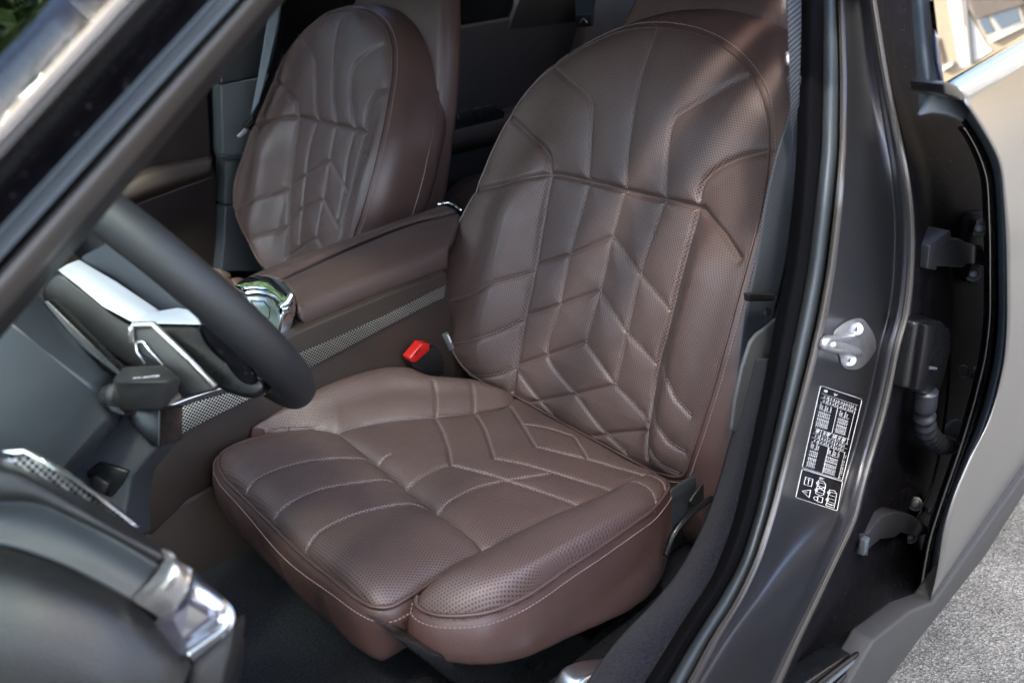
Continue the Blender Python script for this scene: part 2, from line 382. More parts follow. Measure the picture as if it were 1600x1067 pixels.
        for i in range(rings-1):
            b0 = 1+i*na; b1 = b0+na
            F_ += [[b0+j, b1+j, b1+(j+1) % na, b0+(j+1) % na] for j in range(na)]; mi += [0 if i < nr-1 else 1]*na
        if cap: F_.append([1+(rings-1)*na+j for j in range(na)]); mi.append(1)
        ob = mesh(name, V_, F_, None, parent, uv=uv, mats=[mat, wmat], midx=mi)
        recalc(ob); s.ob = ob; return ob
    def stitches(s, parent, off=.0028, side=1, name='stitching'):
        for P, dep, wd, st, pf in s.seams:
            if not st: continue
            parts = []
            L = np.linalg.norm(np.diff(P, axis=0), axis=1).sum(); n = max(2, int(L/.0048)); Q = resamp(P, n*2+1, smooth=False)
            T_ = np.gradient(Q, axis=0); T_ /= np.linalg.norm(T_, axis=1)[:, None]+1e-9; Nn = np.stack([-T_[:, 1], T_[:, 0]], 1)
            Q = Q+Nn*off*st; hh = s.height(Q[:, 0], Q[:, 1]); P3 = s.p3(Q[:, 0], Q[:, 1], hh+.0003)
            for i in range(0, 2*n-1, 2):
                a, b = P3[i], P3[i+1]; d = b-a; l = np.linalg.norm(d)
                if l < 1e-6: continue
                d /= l; sd = np.cross(s.N, d); sd /= np.linalg.norm(sd)
                parts.append(boxm((a+b)/2, (l*.62, .0004, .0004), (d, sd, np.cross(d, sd))))
            multi(name, parts, THREAD, parent)
    def line(s, pts, n=None, lift=0, smooth=True):
        P = np.array([s.loc(*p) for p in pts]); L = np.linalg.norm(np.diff(P, axis=0), axis=1).sum()
        P = resamp(P, n or max(6, int(L/.006)), smooth=smooth); return s.p3(P[:, 0], P[:, 1], s.height(P[:, 0], P[:, 1])+lift)
def dashes(name, P3, parent, N, pitch=.0048, r=.00045, mat=None):
    L = np.linalg.norm(np.diff(P3, axis=0), axis=1).sum(); n = int(L/pitch); Q = resamp(P3, 2*n+1, smooth=False); parts = []
    for i in range(0, 2*n-1, 2):
        a, b = Q[i], Q[i+1]; d = b-a; l = np.linalg.norm(d); d /= l; sd = np.cross(N, d); sd /= np.linalg.norm(sd)
        parts.append(boxm((a+b)/2, (l*.62, r, r), (d, sd, np.cross(d, sd))))
    return multi(name, parts, mat or THREAD, parent)

# ================================================================== GROUND
def plane(name, z, x0, x1, y0, y1, mat, n=1):
    return mesh(name, [(x0,y0,z),(x1,y0,z),(x1,y1,z),(x0,y1,z)], [[0,1,2,3]], mat, smooth=False)
ASPH = nmat('weathered asphalt', (.13,.127,.12), .9, noise=.25, nscale=5, bump=1., bscale=120)
def asph():
    t = ASPH.node_tree; b = t.nodes['Principled BSDF']; tc = t.nodes.new('ShaderNodeTexCoord')
    v = t.nodes.new('ShaderNodeTexVoronoi'); v.inputs['Scale'].default_value = 260; t.links.new(tc.outputs['Object'], v.inputs['Vector'])
    cr = t.nodes.new('ShaderNodeValToRGB'); cr.color_ramp.elements[0].position = .0; cr.color_ramp.elements[0].color = (.075,.073,.068,1); cr.color_ramp.elements[1].position = 1; cr.color_ramp.elements[1].color = (.235,.23,.215,1)
    e = cr.color_ramp.elements.new(.5); e.color = (.135,.13,.117,1)
    sp = t.nodes.new('ShaderNodeSeparateColor'); t.links.new(v.outputs['Color'], sp.inputs[0]); t.links.new(sp.outputs[0], cr.inputs[0])
    n2 = t.nodes.new('ShaderNodeTexNoise'); n2.inputs['Scale'].default_value = 7; n2.inputs['Detail'].default_value = 8; t.links.new(tc.outputs['Object'], n2.inputs['Vector'])
    r2 = t.nodes.new('ShaderNodeMapRange'); r2.inputs[1].default_value = .35; r2.inputs[2].default_value = .65; r2.inputs[3].default_value = .72; r2.inputs[4].default_value = 1.12; t.links.new(n2.outputs[0], r2.inputs[0])
    x2 = t.nodes.new('ShaderNodeVectorMath'); x2.operation = 'SCALE'; t.links.new(cr.outputs[0], x2.inputs[0]); t.links.new(r2.outputs[0], x2.inputs['Scale']); t.links.new(x2.outputs[0], b.inputs['Base Color'])
    bp = t.nodes.new('ShaderNodeBump'); bp.inputs['Strength'].default_value = .8; bp.inputs['Distance'].default_value = .004
    t.links.new(v.outputs['Distance'], bp.inputs['Height']); t.links.new(bp.outputs[0], b.inputs['Normal'])
asph()
struct(plane('ground', 0, -150, 150, -150, 150, ASPH))

GRS = nmat('lawn green', (.055,.10,.03), .9, noise=.4, nscale=3, bump=1., bscale=60)
struct(plane('lawn', .004, -60, 60, -100, -2.4, GRS))
PDX = .01

# ================================================================== DRIVER'S SEAT
def sstep(x, a, b):
    t = np.clip((x-a)/(b-a), 0, 1); return t*t*(3-2*t)
seat = thing('car_seat', 'brown perforated leather driver seat nearest the camera, beside the open door sill', 'car seat', (0.15, .38, .27), 'front seats')
RC = .304
BO = np.array((0, .38, .52)); BT = np.array((-sin(RC), 0, cos(RC))); BN = np.array((cos(RC), 0, sin(RC))); BS = np.array((0, 1., 0))
def bx_(a, b):   # side bolsters below, rolled shoulders above
    lo = sstep(b, .44, .26)
    side = .046*sstep(np.abs(a), .135, .195)*lo*(1-.5*sstep(np.abs(a), .20, .27))
    sh = -.030*sstep(np.abs(a), .12, .30)*(1-lo)
    lum = .006*np.exp(-((b-.12)/.09)**2)*np.exp(-(a/.12)**2)
    return side+sh+lum
bo = [(1064,744,.035),(1080,705,.055),(1098,650,.062),(1116,590,.064),(1138,510,.062),(1162,420,.052),(1182,345,.035),(1194,280,.012),(1199,220,-.008),(1195,170,-.02),(1180,128,-.03),(1150,90,-.036),(1110,62,-.04),(1065,47,-.042),(1018,42,-.043),(970,48,-.043),(920,68,-.04),(872,97,-.036),(835,128,-.03),(800,172,-.022),(768,232,-.010),(741,296,.005),(712,352,.022),(695,398,.035),(687,445,.045),(688,492,.052),(699,536,.055),(716,568,.05),(745,594,.035),(800,618,.012),(860,652,0),(930,690,0),(1000,728,.01),(1035,742,.022)]
back = Pad(BO, BS, BT, BN, bo, 0., e=5., extra=bx_, centre=(945, 400), roll=.007)
back.puff = .0045
S_ = back.seam
S_([(741,299),(793,286),(835,276),(860,273),(922,284),(978,298),(1038,312),(1100,326)], .010, .0055, 0)          # cross bar
S_([(1100,326),(1128,362),(1156,404)], .009, .005, 0)
S_([(1094,312),(1094,300),(1102,281),(1128,260),(1164,245),(1196,238)], .009, .0055, 0)
S_([(797,183),(826,211),(849,232),(858,247),(860,273)], .009, .0055, 0)
S_([(1025,44),(1017,67),(1001,119),(989,180),(981,237),(977,296)], .0035, .003, 1)
S_([(866,107),(891,129),(916,150),(924,165),(923,206),(919,284)], .005, .004, 1)
S_([(1169,120),(1128,139),(1081,165),(1058,180),(1048,201),(1043,232),(1039,312)], .005, .004, 1)
S_([(860,276),(847,350),(835,423),(821,490),(811,550),(805,580),(801,612)], .010, .005, 0)                      # centre panel edges
S_([(1091,330),(1071,402),(1056,459),(1043,515),(1030,560),(1024,595),(1015,658),(1012,715)], .010, .005, 0)
S_([(921,286),(891,394),(873,479),(855,553),(899,616),(941,671),(979,708)], .0035, .0032, 1)
S_([(977,298),(970,318),(956,370),(937,456),(914,534)], .0035, .0032, 1, False)
S_([(1038,314),(1000,426),(979,519),(962,596)], .0035, .0032, 1)
S_([(956,370),(893,397),(839,413)], .0045, .0035, 0, False); S_([(957,370),(999,428),(1050,489)], .0045, .0035, 1, False)
S_([(936,455),(870,477),(823,492)], .0045, .0035, 0, False); S_([(936,455),(979,519),(1028,572)], .0045, .0035, 1, False)
S_([(914,535),(853,555),(806,570)], .0045, .0035, 0, False); S_([(914,535),(961,601),(1014,664)], .0045, .0035, 1, False)
S_([(805,574),(832,612),(866,650)], .0035, .003, 1); S_([(829,628),(897,616),(961,601)], .0045, .0035, 0, False)
S_([(929,681),(967,676),(1013,673)], .0045, .0035, 0)
S_([(688,476),(745,457),(834,425)], .0055, .004, 1); S_([(705,540),(760,527),(819,500)], .0055, .004, 1); S_([(744,590),(780,586),(806,574)], .0055, .004, 1)
S_([(1036,572),(1043,595),(1055,622),(1080,650)], .0045, .0035, 1); S_([(1018,629),(1030,671),(1047,693),(1072,707)], .0045, .0035, 1); S_([(1016,703),(1036,728),(1064,742)], .004, .003, 1)
bwall = [(.008,.008),(.020,.028),(.027,.06),(.029,.10),(.027,.128),(.010,.148),(-.09,.155)]
def finish_back(pad, root):
    sgn = 1 if pad is back else -1
    of = lambda E: np.interp(E[:, 0]*sgn, [-.22, -.05, .12, .24], [.35, 1.4, 2.3, 1.9])*(1+1.0*sstep(E[:, 0], .12, .2)*sstep(E[:, 1], .36, .12))
    bk = pad.build('backrest', root, bwall, na=720, nr=150, outfun=of if pad is back else None)
    pad.stitches(bk)
    E_ = resamp(pad.q[::3, :2], 240, True, False); En = (E_-pad.c); En /= np.linalg.norm(En, axis=1)[:, None]
    hh = pad.height(E_[:, 0]*.999+pad.c[0]*.001, E_[:, 1]*.999+pad.c[1]*.001)
    tube('piping', pad.p3(E_[:, 0], E_[:, 1], hh)+BN*.0008, .0019, L_plain, bk, closed=True, seg=8)
    f1 = of(E_) if pad is back else np.ones(len(E_)); dst = pad.p3(E_[:, 0]+En[:, 0]*.0088, E_[:, 1]+En[:, 1]*.0088, hh-.0062/np.maximum(f1, .8)**1.25+.0008)
    dashes('edge_stitching', np.vstack([dst, dst[:1]]), bk, BN, .0052, .0005)
    fo = (of(E_) if pad is back else np.ones(len(E_)))*.0295; W2 = pad.p3(E_[:, 0]+En[:, 0]*fo, E_[:, 1]+En[:, 1]*fo, hh-.100)
    tube('shell_piping', W2, .0022, L_plain, bk, seg=6, closed=True)
    return bk
bk = finish_back(back, seat)
def bp(a, b, n): return BO+BS*a+BT*b+BN*n
shell = slab('rear_shell', [bp(a, b, -.10) for a, b in [(-.18,.05),(-.205,.2),(-.20,.40),(-.175,.56),(-.14,.68),(-.115,.76),(.115,.76),(.14,.68),(.175,.56),(.20,.40),(.205,.2),(.18,.05)]], -BN*.06, L_plain, seat, b=.02, smooth_n=90, seg=5)
hr = slab('headrest', [bp(a, b, .045) for a, b in [(-.105,.672),(-.125,.69),(-.13,.80),(-.10,.86),(.10,.86),(.13,.80),(.125,.69),(.105,.672)]], -BN*.11, L_plain, seat, b=.025, smooth_n=60, seg=6)
tube('headrest_piping', [bp(a, b, .03) for a, b in [(-.10,.669),(-.126,.684),(-.132,.80),(-.10,.863),(.10,.863),(.132,.80),(.126,.684),(.10,.669),(0,.668)]], .0022, L_plain, hr, n=100, closed=True, seg=8)

# ---- cushion
CB = .11; CO = np.array((0, .38, .515)); CT = np.array((1, 0, CB)); CT /= np.linalg.norm(CT); CN = np.array((-CT[2], 0, CT[0])); CS = np.array((0, -1., 0))
mainc = Pad(CO, CS, CT, CN, [(527,677,.0),(560,666,.004),(610,657,.006),(676,651,.006),(741,644,.004),(796,633,.0),(800,618,-.01),(860,652,-.015),(930,690,-.015),(1000,728,-.01),(1030,738,0),(998,747,.004),(953,769,.004),(912,786,.004),(850,813,.002),(800,837,0),(757,860,-.004),(685,805,-.008),(636,765,-.008),(593,728,-.006)], .004, e=7, centre=(780,740), roll=.004)
mainc.puff = .0036
S_ = mainc.seam
S_([(680,655),(691,674),(700,701),(704,725)], .005, .004, 1, False); S_([(704,726),(689,729),(667,740),(638,763)], .0045, .0035, 1)
S_([(705,726),(768,742),(833,764),(902,791)], .005, .004, 1, False)
S_([(740,646),(757,670),(772,716)], .005, .004, 1, False); S_([(772,716),(823,726),(864,738),(955,769)], .005, .004, 1, False)
S_([(797,635),(815,662),(837,698)], .005, .004, 1, False); S_([(837,698),(882,709),(918,717),(1004,743)], .005, .004, 1, False)
S_([(817,663),(857,669),(895,681),(917,716)], .004, .0032, 1, False)
S_([(687,802),(711,779),(746,762),(781,753),(860,740)], .004, .0032, 1); S_([(594,726),(600,718),(609,711)], .003, .003, 1)
mc = mainc.build('seat_cushion', seat, [(.002,.006),(.004,.03),(0,.06)], na=520, nr=120)
mainc.stitches(mc)

ext_o = [(527,677,-.006),(505,670,.004),(470,669,.006),(426,674,.004),(387,683,0),(362,693,-.003),(346,704,-.006),(341,722,-.008),(352,744,-.008),(383,775,-.008),(426,817,-.008),(474,863,-.008),(523,902,-.008),(556,928,-.008),(582,941,-.008),(607,942,-.008),(636,928,-.006),(665,909,-.004),(698,886,0),(730,868,0),(755,859,-.004),(685,806,-.008),(636,767,-.008),(593,731,-.006)]
ext = Pad(CO, CS, CT, CN, ext_o, .010, e=5, centre=(535,800), roll=.005)
ext.puff = .0032
S_ = ext.seam
S_([(388,766),(418,740),(474,722),(558,716),(590,722)], .0045, .0035, 1); S_([(430,811),(457,784),(505,764),(575,752),(622,757)], .0045, .0035, 1); S_([(480,860),(505,828),(549,806),(610,790),(654,790),(682,804)], .0045, .0035, 1)
def ewall(E, drop): return np.ones(len(E))
ex = ext.build('thigh_support', seat, [(.005,.004),(.009,.018),(.006,.045),(-.004,.072),(-.02,.088)], na=520, nr=110, wrinkle=.0012)
ext.stitches(ex)
pp = ext.p3(*[np.array(v) for v in zip(*[ext.plane(px, py, n+.004) for px, py, n in ext_o[3:20]])], np.array([n for _, _, n in ext_o[3:20]])+.001)
pp = resamp(pp, 160); tube('piping', pp-CN*.002, .0024, L_plain, ex, seg=8)
cmid = ext.p3(ext.c[0], ext.c[1], 0.)
od = pp-cmid; od[:, 2] = 0; od /= np.linalg.norm(od, axis=1)[:, None]
dashes('edge_stitching', pp+od*.0125-CN*.012, ex, CN, .0052, .0005)

bol_o = [(650,944,-.002),(652,930,.002),(668,913,.008),(698,890,.010),(757,862,.008),(800,839,.006),(850,815,.006),(912,788,.006),(953,771,.006),(998,747,.008),(1024,736,.012),(1048,748,.016),(1046,762,.016),(1037,776,.016),(1018,798,.016),(988,820,.014),(936,856,.012),(884,890,.010),(850,914,.008),(812,937,.006),(768,955,.003),(724,962,0),(685,961,-.003),(661,954,-.004)]
bol = Pad(CO, CS, CT, CN, bol_o, .036, e=3.2, centre=(840,868), roll=.006)
S_ = bol.seam; bol.puff = .002
S_([(985,752),(1008,760),(1022,780),(1020,796)], .0035, .003, 1); S_([(1012,742),(1030,750),(1038,766)], .0035, .003, 1)
def bwf(E, drop):
    b = E[:, 1]; return np.interp(b, [.10, .2, .4, .50, .55], [.150, .135, .082, .050, .044])
ob = bol.build('outer_side_bolster', seat, [(.004,.10),(.009,.35),(.010,.7),(.004,.93),(-.006,1.0)], na=520, nr=90, wallfun=bwf)
bol.stitches(ob)
pj = [bol_o[i] for i in (1,0,23,22,21,20,19,18,17,16,15,14,13,12)]
pp = resamp(np.array([bol.p3(*bol.plane(px, py, n), n) for px, py, n in pj]), 170); tube('piping', pp+CN*.0005, .0024, L_plain, ob, seg=8)
cm = bol.p3(bol.c[0], bol.c[1], 0.); od = np.gradient(pp, axis=0); od /= np.linalg.norm(od, axis=1)[:, None]; od = np.cross(CN, od); od *= np.sign(np.sum(od*(pp-cm), 1))[:, None]
dashes('edge_stitching', pp+od*.0055-CN*.011, ob, CN, .0052, .0005)

inb_o = [(387,683,.004),(398,664,.012),(418,650,.018),(455,630,.024),(505,606,.030),(546,592,.032),(586,582,.032),(617,579,.032),(650,582,.030),(674,592,.026),(704,595,.022),(738,597,.018),(775,608,.010),(800,620,.0),(796,633,.0),(741,644,.004),(676,651,.006),(610,657,.006),(560,666,.004),(527,677,0),(505,672,.002),(470,671,.002),(426,676,.002)]
inb = Pad(CO, CS, CT, CN, inb_o, .032, e=2.0, centre=(600,624), roll=.002, dome=(.05, .020))
S_ = inb.seam; inb.puff = .002
S_([(676,594),(681,615),(680,652)], .0045, .0035, 1); S_([(737,599),(740,620),(741,644)], .0045, .0035, 1)
ib = inb.build('inner_side_bolster', seat, [(.004,.02),(.006,.06),(0,.12)], na=420, nr=70, mat=L_soft)
inb.stitches(ib)
# plastic seat base, side tag
base = slab('seat_base', Ys(.645, (612,992),(640,1003),(680,1020),(720,1030),(765,1033),(800,1026),(845,1000),(885,985),(925,1000),(985,955),(1035,900),(1036,940),(1000,990),(930,1040),(850,1080),(800,1120),(700,1060)), (0,-.05,0), BLKG, seat, b=.006)
box('seat_pan', (.17,.38,.43), (.24,.235,.045), BLK, seat, b=.01)
box('seat_rail', (.20,.60,.30), (.28,.02,.025), BLK, seat, b=.004); box('seat_rail', (.20,.17,.30), (.28,.02,.025), BLK, seat, b=.004)
seat_parts_for_copy = True
# passenger seat : mirrored copy, slid a little further back
def copy_thing(root, label, loc, scale=(1,1,1), rotz=0, skip=()):
    r = root.copy(); COL.objects.link(r); r['label'] = label; r.location = loc; r.scale = scale; r.rotation_euler = (0, 0, rotz)
    def rec(o, p):
        for ch in [c for c in CH if c.parent == o]:
            if ch.name.split('.')[0] in skip: continue
            c = ch.copy(); COL.objects.link(c); c.parent = p; rec(ch, c)
    CH = list(COL.objects); rec(root, r); return r
pseat = copy_thing(seat, 'brown perforated leather passenger seat on the far side of the centre console', (0.15+PDX, -.38, .27), (1, -1, 1), skip=('backrest',))
ROOTLOC[pseat.name] = tuple(pseat.location); FLIP.add(pseat.name)
po = [(408,416,.04),(397,401,.05),(382,371,.055),(367,340,.055),(362,310,.05),(365,280,.045),(378,241,.035),(393,198,.022),(410,159,.008),(427,121,-.01),(438,95,-.02),(451,75,-.027),(466,56,-.033),(485,39,-.038),(503,26,-.042),(524,18,-.043),(548,16,-.043),(566,19,-.042),(584,27,-.04),(600,45,-.035),(609,72,-.026),(610,108,-.012),(604,151,.006),(593,210,.030),(577,276,.048),(561,332,.055),(551,362,.055),(545,395,.05),(530,432,.03),(500,445,.01),(455,440,.0),(430,428,.02)]
BOd = BO; PBO = np.array((PDX, -.38, .52))
pback = Pad(PBO, BS, BT, BN, po, 0., e=5., extra=bx_, centre=(505, 235), roll=.007)
pback.puff = .0045; S_ = pback.seam
S_([(393,197),(429,187),(466,184),(494,189),(524,196),(554,203),(573,207)], .010, .0055, 0)
S_([(573,207),(572,185),(576,168),(587,149),(603,142)], .009, .0055, 0); S_([(427,123),(447,142),(462,159),(466,184)], .009, .0055, 0)
S_([(550,18),(537,30),(528,56),(523,95),(520,142),(525,190)], .006, .004, 1); S_([(464,56),(477,75),(490,93),(493,129),(493,159),(497,190)], .006, .004, 1)
S_([(597,71),(576,82),(554,103),(548,125),(548,164),(554,202)], .006, .004, 1)
S_([(467,186),(462,224),(453,293),(451,345),(449,401)], .010, .005, 0); S_([(572,209),(562,250),(550,300),(538,345),(533,370)], .010, .005, 0)
S_([(494,192),(483,233),(477,276),(472,328),(468,380)], .0035, .0032, 1); S_([(524,198),(515,250),(505,310),(494,371)], .0035, .0032, 1, False); S_([(554,205),(543,246),(537,293),(528,340)], .0035, .0032, 1)
S_([(515,251),(481,271),(456,289)], .0045, .0035, 0, False); S_([(515,252),(528,275),(543,300)], .0045, .0035, 1, False)
S_([(505,312),(472,325),(452,345)], .0045, .0035, 0, False); S_([(505,312),(516,333),(530,358)], .0045, .0035, 1, False)
S_([(494,371),(475,383),(453,399)], .0045, .0035, 0, False); S_([(494,371),(506,392)], .0045, .0035, 1, False)
S_([(365,330),(412,310),(453,294)], .0055, .004, 1); S_([(386,379),(416,366),(450,354)], .0055, .004, 1)
S_([(562,250),(571,240),(577,252)], .004, .003, 0)
finish_back(pback, pseat)
tg = slab('airbag_tag', [p for p in Ks(1.455, (690,522),(700,518),(711,545),(702,549))], FW*.004, BLK, seat, b=.001)
# lettering of the tag (kept tiny, reads AIRBAG)
def text(name, s_, origin, xd, yd, size, mat, parent, ext_=.0001, center=False):
    c = bpy.data.curves.new(name, 'FONT'); c.body = s_; c.size = size; c.extrude = ext_; c.resolution_u = 2
    if center: c.align_x = 'CENTER'; c.align_y = 'CENTER'
    o = bpy.data.objects.new(name, c); COL.objects.link(o)
    xd = np.array(xd, float); xd /= np.linalg.norm(xd); yd = np.array(yd, float); yd -= xd*(yd@xd); yd /= np.linalg.norm(yd); zd = np.cross(xd, yd)
    mw = Matrix(((xd[0], yd[0], zd[0], origin[0]), (xd[1], yd[1], zd[1], origin[1]), (xd[2], yd[2], zd[2], origin[2]), (0, 0, 0, 1)))
    dg = bpy.context.evaluated_depsgraph_get(); me = bpy.data.meshes.new_from_object(o.evaluated_get(dg)); bpy.data.objects.remove(o)
    me.transform(mw); me.materials.clear(); me.materials.append(mat)
    V_ = [tuple(v.co) for v in me.vertices]; F_ = [tuple(p.vertices) for p in me.polygons]
    bpy.data.meshes.remove(me)
    return V_, F_
a0 = K(698, 523, 1.453); a1 = K(708, 545, 1.453)
v, f = text('t', 'AIRBAG', a0, a1-a0, a0-K(691,527,1.453)+0, .0042, WHITE, None)
mesh('tag_lettering', v, f, WHITE, tg, smooth=False)

# ================================================================== CAR BODY (door opening, pillars, sill, roof)
body = thing('parked_car', 'dark satin grey car body with open front doorway, door sill and centre pillar', 'car', (.1, .85, .30))
PYS = np.linspace(-70, 1160, 130)
def dyf(py): return float(-.17*max(0., (330-py)/390)**1.7 + .070*max(0., (py-700)/360)**1.7)
def ln(*p):
    a = np.array(p, float)
    def f(py):
        if py <= a[0, 1]: s_ = (a[1, 0]-a[0, 0])/(a[1, 1]-a[0, 1]); return a[0, 0]+s_*(py-a[0, 1])
        if py >= a[-1, 1]: s_ = (a[-1, 0]-a[-2, 0])/(a[-1, 1]-a[-2, 1]); return a[-1, 0]+s_*(py-a[-1, 1])
        return np.interp(py, a[:, 1], a[:, 0])
    xs = np.array([f(v) for v in PYS]); k = np.array([1, 2, 3, 4, 3, 2, 1.]); k /= k.sum(); q = np.convolve(np.concatenate([2*xs[0]-xs[3:0:-1], xs, 2*xs[-1]-xs[-2:-5:-1]]), k, 'valid')
    return lambda py: float(np.interp(py, PYS, q)) if -70 <= py <= 1160 else f(py)
l_carL = ln((1176,560),(1160,620),(1137,700),(1118,769),(1091,837),(1056,899),(1015,947),(963,999),(922,1057))
l_seaL = ln((1251,0),(1247,150),(1245,234),(1238,328),(1227,422),(1211,500),(1194,600),(1173,700),(1153,786),(1139,837),(1111,906),(1070,965),(1043,1009),(1008,1064))
l_seaR = ln((1286,0),(1286,120),(1283,234),(1273,328),(1262,422),(1247,500),(1226,600),(1203,700),(1181,800),(1156,880),(1124,935),(1080,1003),(1044,1064))
l_rubR = ln((1308,0),(1312,120),(1312,234),(1303,328),(1291,422),(1276,500),(1253,600),(1228,700),(1206,793),(1182,872),(1149,941),(1113,992),(1075,1064))
l_pilL = ln((1319,0),(1323,120),(1322,234),(1314,328),(1303,422),(1290,500),(1264,600),(1238,700),(1214,793),(1190,872),(1159,941),(1125,992),(1087,1064))
l_rid = ln((1361,0),(1372,70),(1384,141),(1396,197),(1410,258),(1419,319),(1422,375),(1419,445),(1412,500),(1400,534),(1389,592),(1376,649),(1360,703),(1344,757),(1331,813),(1297,882),(1263,954),(1239,1003),(1211,1064))
def rows(name, la, lb, yf, mat, parent, nx=10, py0=-60, py1=1150, n=110, th=.004, uv=True, rough=0):
    dk = 0 if parent.name.startswith('rear_door') else 1
    V_ = []; u = []
    P = np.linspace(py0, py1, n)
    for i, py in enumerate(P):
        for j in range(nx+1):
            f = j/nx; px = la(py)*(1-f)+lb(py)*f; V_.append(Y(px, py, yf(f, py)+dk*dyf(py)))
            u.append((f*.05, i*.008))
    F_ = [[i*(nx+1)+j, (i+1)*(nx+1)+j, (i+1)*(nx+1)+j+1, i*(nx+1)+j+1] for i in range(n-1) for j in range(nx)]
    o = mesh(name, V_, F_, mat, parent, uv=u)
    p = o.data.polygons[len(F_)//2+nx//2]
    if np.dot(np.array(p.normal), CC-np.array(V_[len(V_)//2])) < 0: o.data.flip_normals()
    if th: solid(o, th)
    return o
rows('sill_carpet', l_carL, l_seaL, lambda f, py: .70+.062*f+.008*sin(pi*f), CARP, body, py0=560)
rows('door_seal', l_seaL, l_seaR, lambda f, py: .765+.018*sin(pi*f)+.022*f, RUB, body, nx=14)
rows('inner_seal_lip', l_seaR, l_rubR, lambda f, py: .784+.012*f+.009*sin(pi*f), RUBG, body, nx=12)
rows('flange_edge_highlight', l_rubR, l_pilL, lambda f, py: .795+.014*sin(pi*f)+.006*f, EDGE, body, nx=8)  # thin bright line: the edge's highlight as a paler strip
def ypil(f, py=0): return .800+.030*f+.010*(1-(2*f-1)**2)*-1+.018*sstep(f, .80, .93)-.0*f+.012*(1-f)**6
def ypf(f, py): return float(ypil(np.array(f)))+.085*f*float(sstep(np.array(float(py)), 700, 1120))
rows('centre_pillar', l_pilL, l_rid, ypf, PAINT, body, nx=40)
l_rid2 = lambda py: l_rid(py)+9
rows('pillar_edge_highlight', l_rid, l_rid2, lambda f, py: ypf(1, py)+.006*sin(pi*f)-.012*f*f, EDGE, body, nx=8)  # ridge highlight drawn as a lighter strip along the pillar
def pil(px, py, lift=0.):
    a, b = l_pilL(py), l_rid(py); f = (px-a)/(b-a); p = Y(px, py, ypf(min(max(f, 0), 1), py)+dyf(py)); return p+(CC-p)/np.linalg.norm(CC-p)*lift
# recessed rear face of the pillar
l_strI = ln((1436,-60),(1438,40),(1442,120),(1459,147),(1502,190),(1525,227),(1544,275),(1548,375),(1548,500),(1540,562),(1521,637),(1502,700),(1469,795),(1453,845),(1443,904),(1437,939),(1371,992),(1300,1064))
rows('rear_pillar_face', l_rid2, l_strI, lambda f, py: .838-.028*sstep(f, 0, .25)+.0*f, PAINTD, body, nx=30)
# ridges and pressed edges inside the recess
def pth(name, pts, y, r, mat, parent, n=40, seg=8): return tube(name, Ys(y, *pts), r, mat, parent, n=n, seg=seg)
pth('pressed_edge', [(1484,405),(1487,470),(1484,540),(1478,640),(1455,760),(1408,860),(1396,900)], .822, .0022, PAINTN, body)
slab('sealant_patch', [pil(px, py, 0) + np.array((0, -.006, 0)) for px, py in []] or Ys(.826, (1328,800),(1343,806),(1340,840),(1330,885),(1322,897),(1314,890),(1311,870),(1318,830)), (0, -.004, 0), EDGE, body, b=.0015, smooth_n=40)
# door sill plastic strip at the bottom right
l_s0 = ln((1437,935),(1371,992),(1262,1067)); 
slab('rocker_cover', Ys(.930, (1461,941),(1600,744),(1800,460),(1800,500),(1600,773),(1539,870),(1484,940),(1434,1003),(1387,1067),(1330,1140),(1250,1140),(1328,1067),(1367,1000),(1425,955)), (0, -.03, 0), nmat('grey rocker plastic', (.028,.027,.026), .6, bump=.4, bscale=500), body, b=.004)
slab('sill_tread', Ys(.915, (1262,1067),(1371,994),(1380,1000),(1328,1067),(1260,1150),(1180,1150)), (0, -.03, 0), BLKG, body, b=.003)
for dx, mt in ((14, PAINTN), (26, RUBG), (38, BLKG), (50, RUBG)):
    pth('tread_rib', [(1371+dx*.10,996+dx*.05),(1262+dx,1067+dx*.15),(1170+dx,1150)], .920, .0032, mt, body)
slab('lower_pillar', Ys(.80, (1222,1064),(1250,1000),(1296,915),(1310,925),(1332,972),(1262,1062),(1170,1150),(1130,1150)), (0, -.02, 0), PAINT, body, b=.003)
# roof, A-pillar and the frame round the windscreen
def diag(name, a, b, ya, yb, mat, nx=8, bulge=0., th=.006, ext=(-160, -160)):
    """strip between two slanting edges; a=(y at left picture border, x at top border)"""
    V_ = []; n = 30
    for i in range(n):
        t = -.35+1.55*i/(n-1)
        for j in range(nx+1):
            f = j/nx; y0 = a[0]*(1-f)+b[0]*f; x1 = a[1]*(1-f)+b[1]*f
            px, py = 0+(x1-0)*t, y0+(0-y0)*t; V_.append(Y(px, py, ya*(1-f)+yb*f+bulge*sin(pi*f)))
    F_ = [[i*(nx+1)+j, (i+1)*(nx+1)+j, (i+1)*(nx+1)+j+1, i*(nx+1)+j+1] for i in range(n-1) for j in range(nx)]
    o = mesh(name, V_, F_, mat, body)
    if np.dot(np.array(o.data.polygons[len(F_)//2].normal), CC-np.array(V_[len(V_)//2])) < 0: o.data.flip_normals()
    return solid(o, th)
diag('front_pillar_trim', (200, 184), (236, 216), .800, .800, EDGE, bulge=.008)
diag('front_pillar_rubber', (236, 216), (300, 272), .796, .775, BLKG, bulge=.006)
diag('front_pillar_recess', (300, 272), (368, 340), .775, .762, PAINTD, bulge=-.008)
diag('front_pillar_seal', (368, 340), (392, 360), .762, .766, RUBG, bulge=.006)
diag('front_pillar_lip', (392, 360), (420, 378), .766, .750, RUB, bulge=-.004)
diag('front_pillar_edge', (420, 378), (500, 426), .752, .728, nmat('satin inner pillar', (.115,.105,.095), .36, metal=.3), bulge=.014)
diag('front_pillar_shadow', (500, 426), (530, 446), .728, .68, BLK, bulge=-.002)  # black strip standing in for the shadow under the pillar's edge
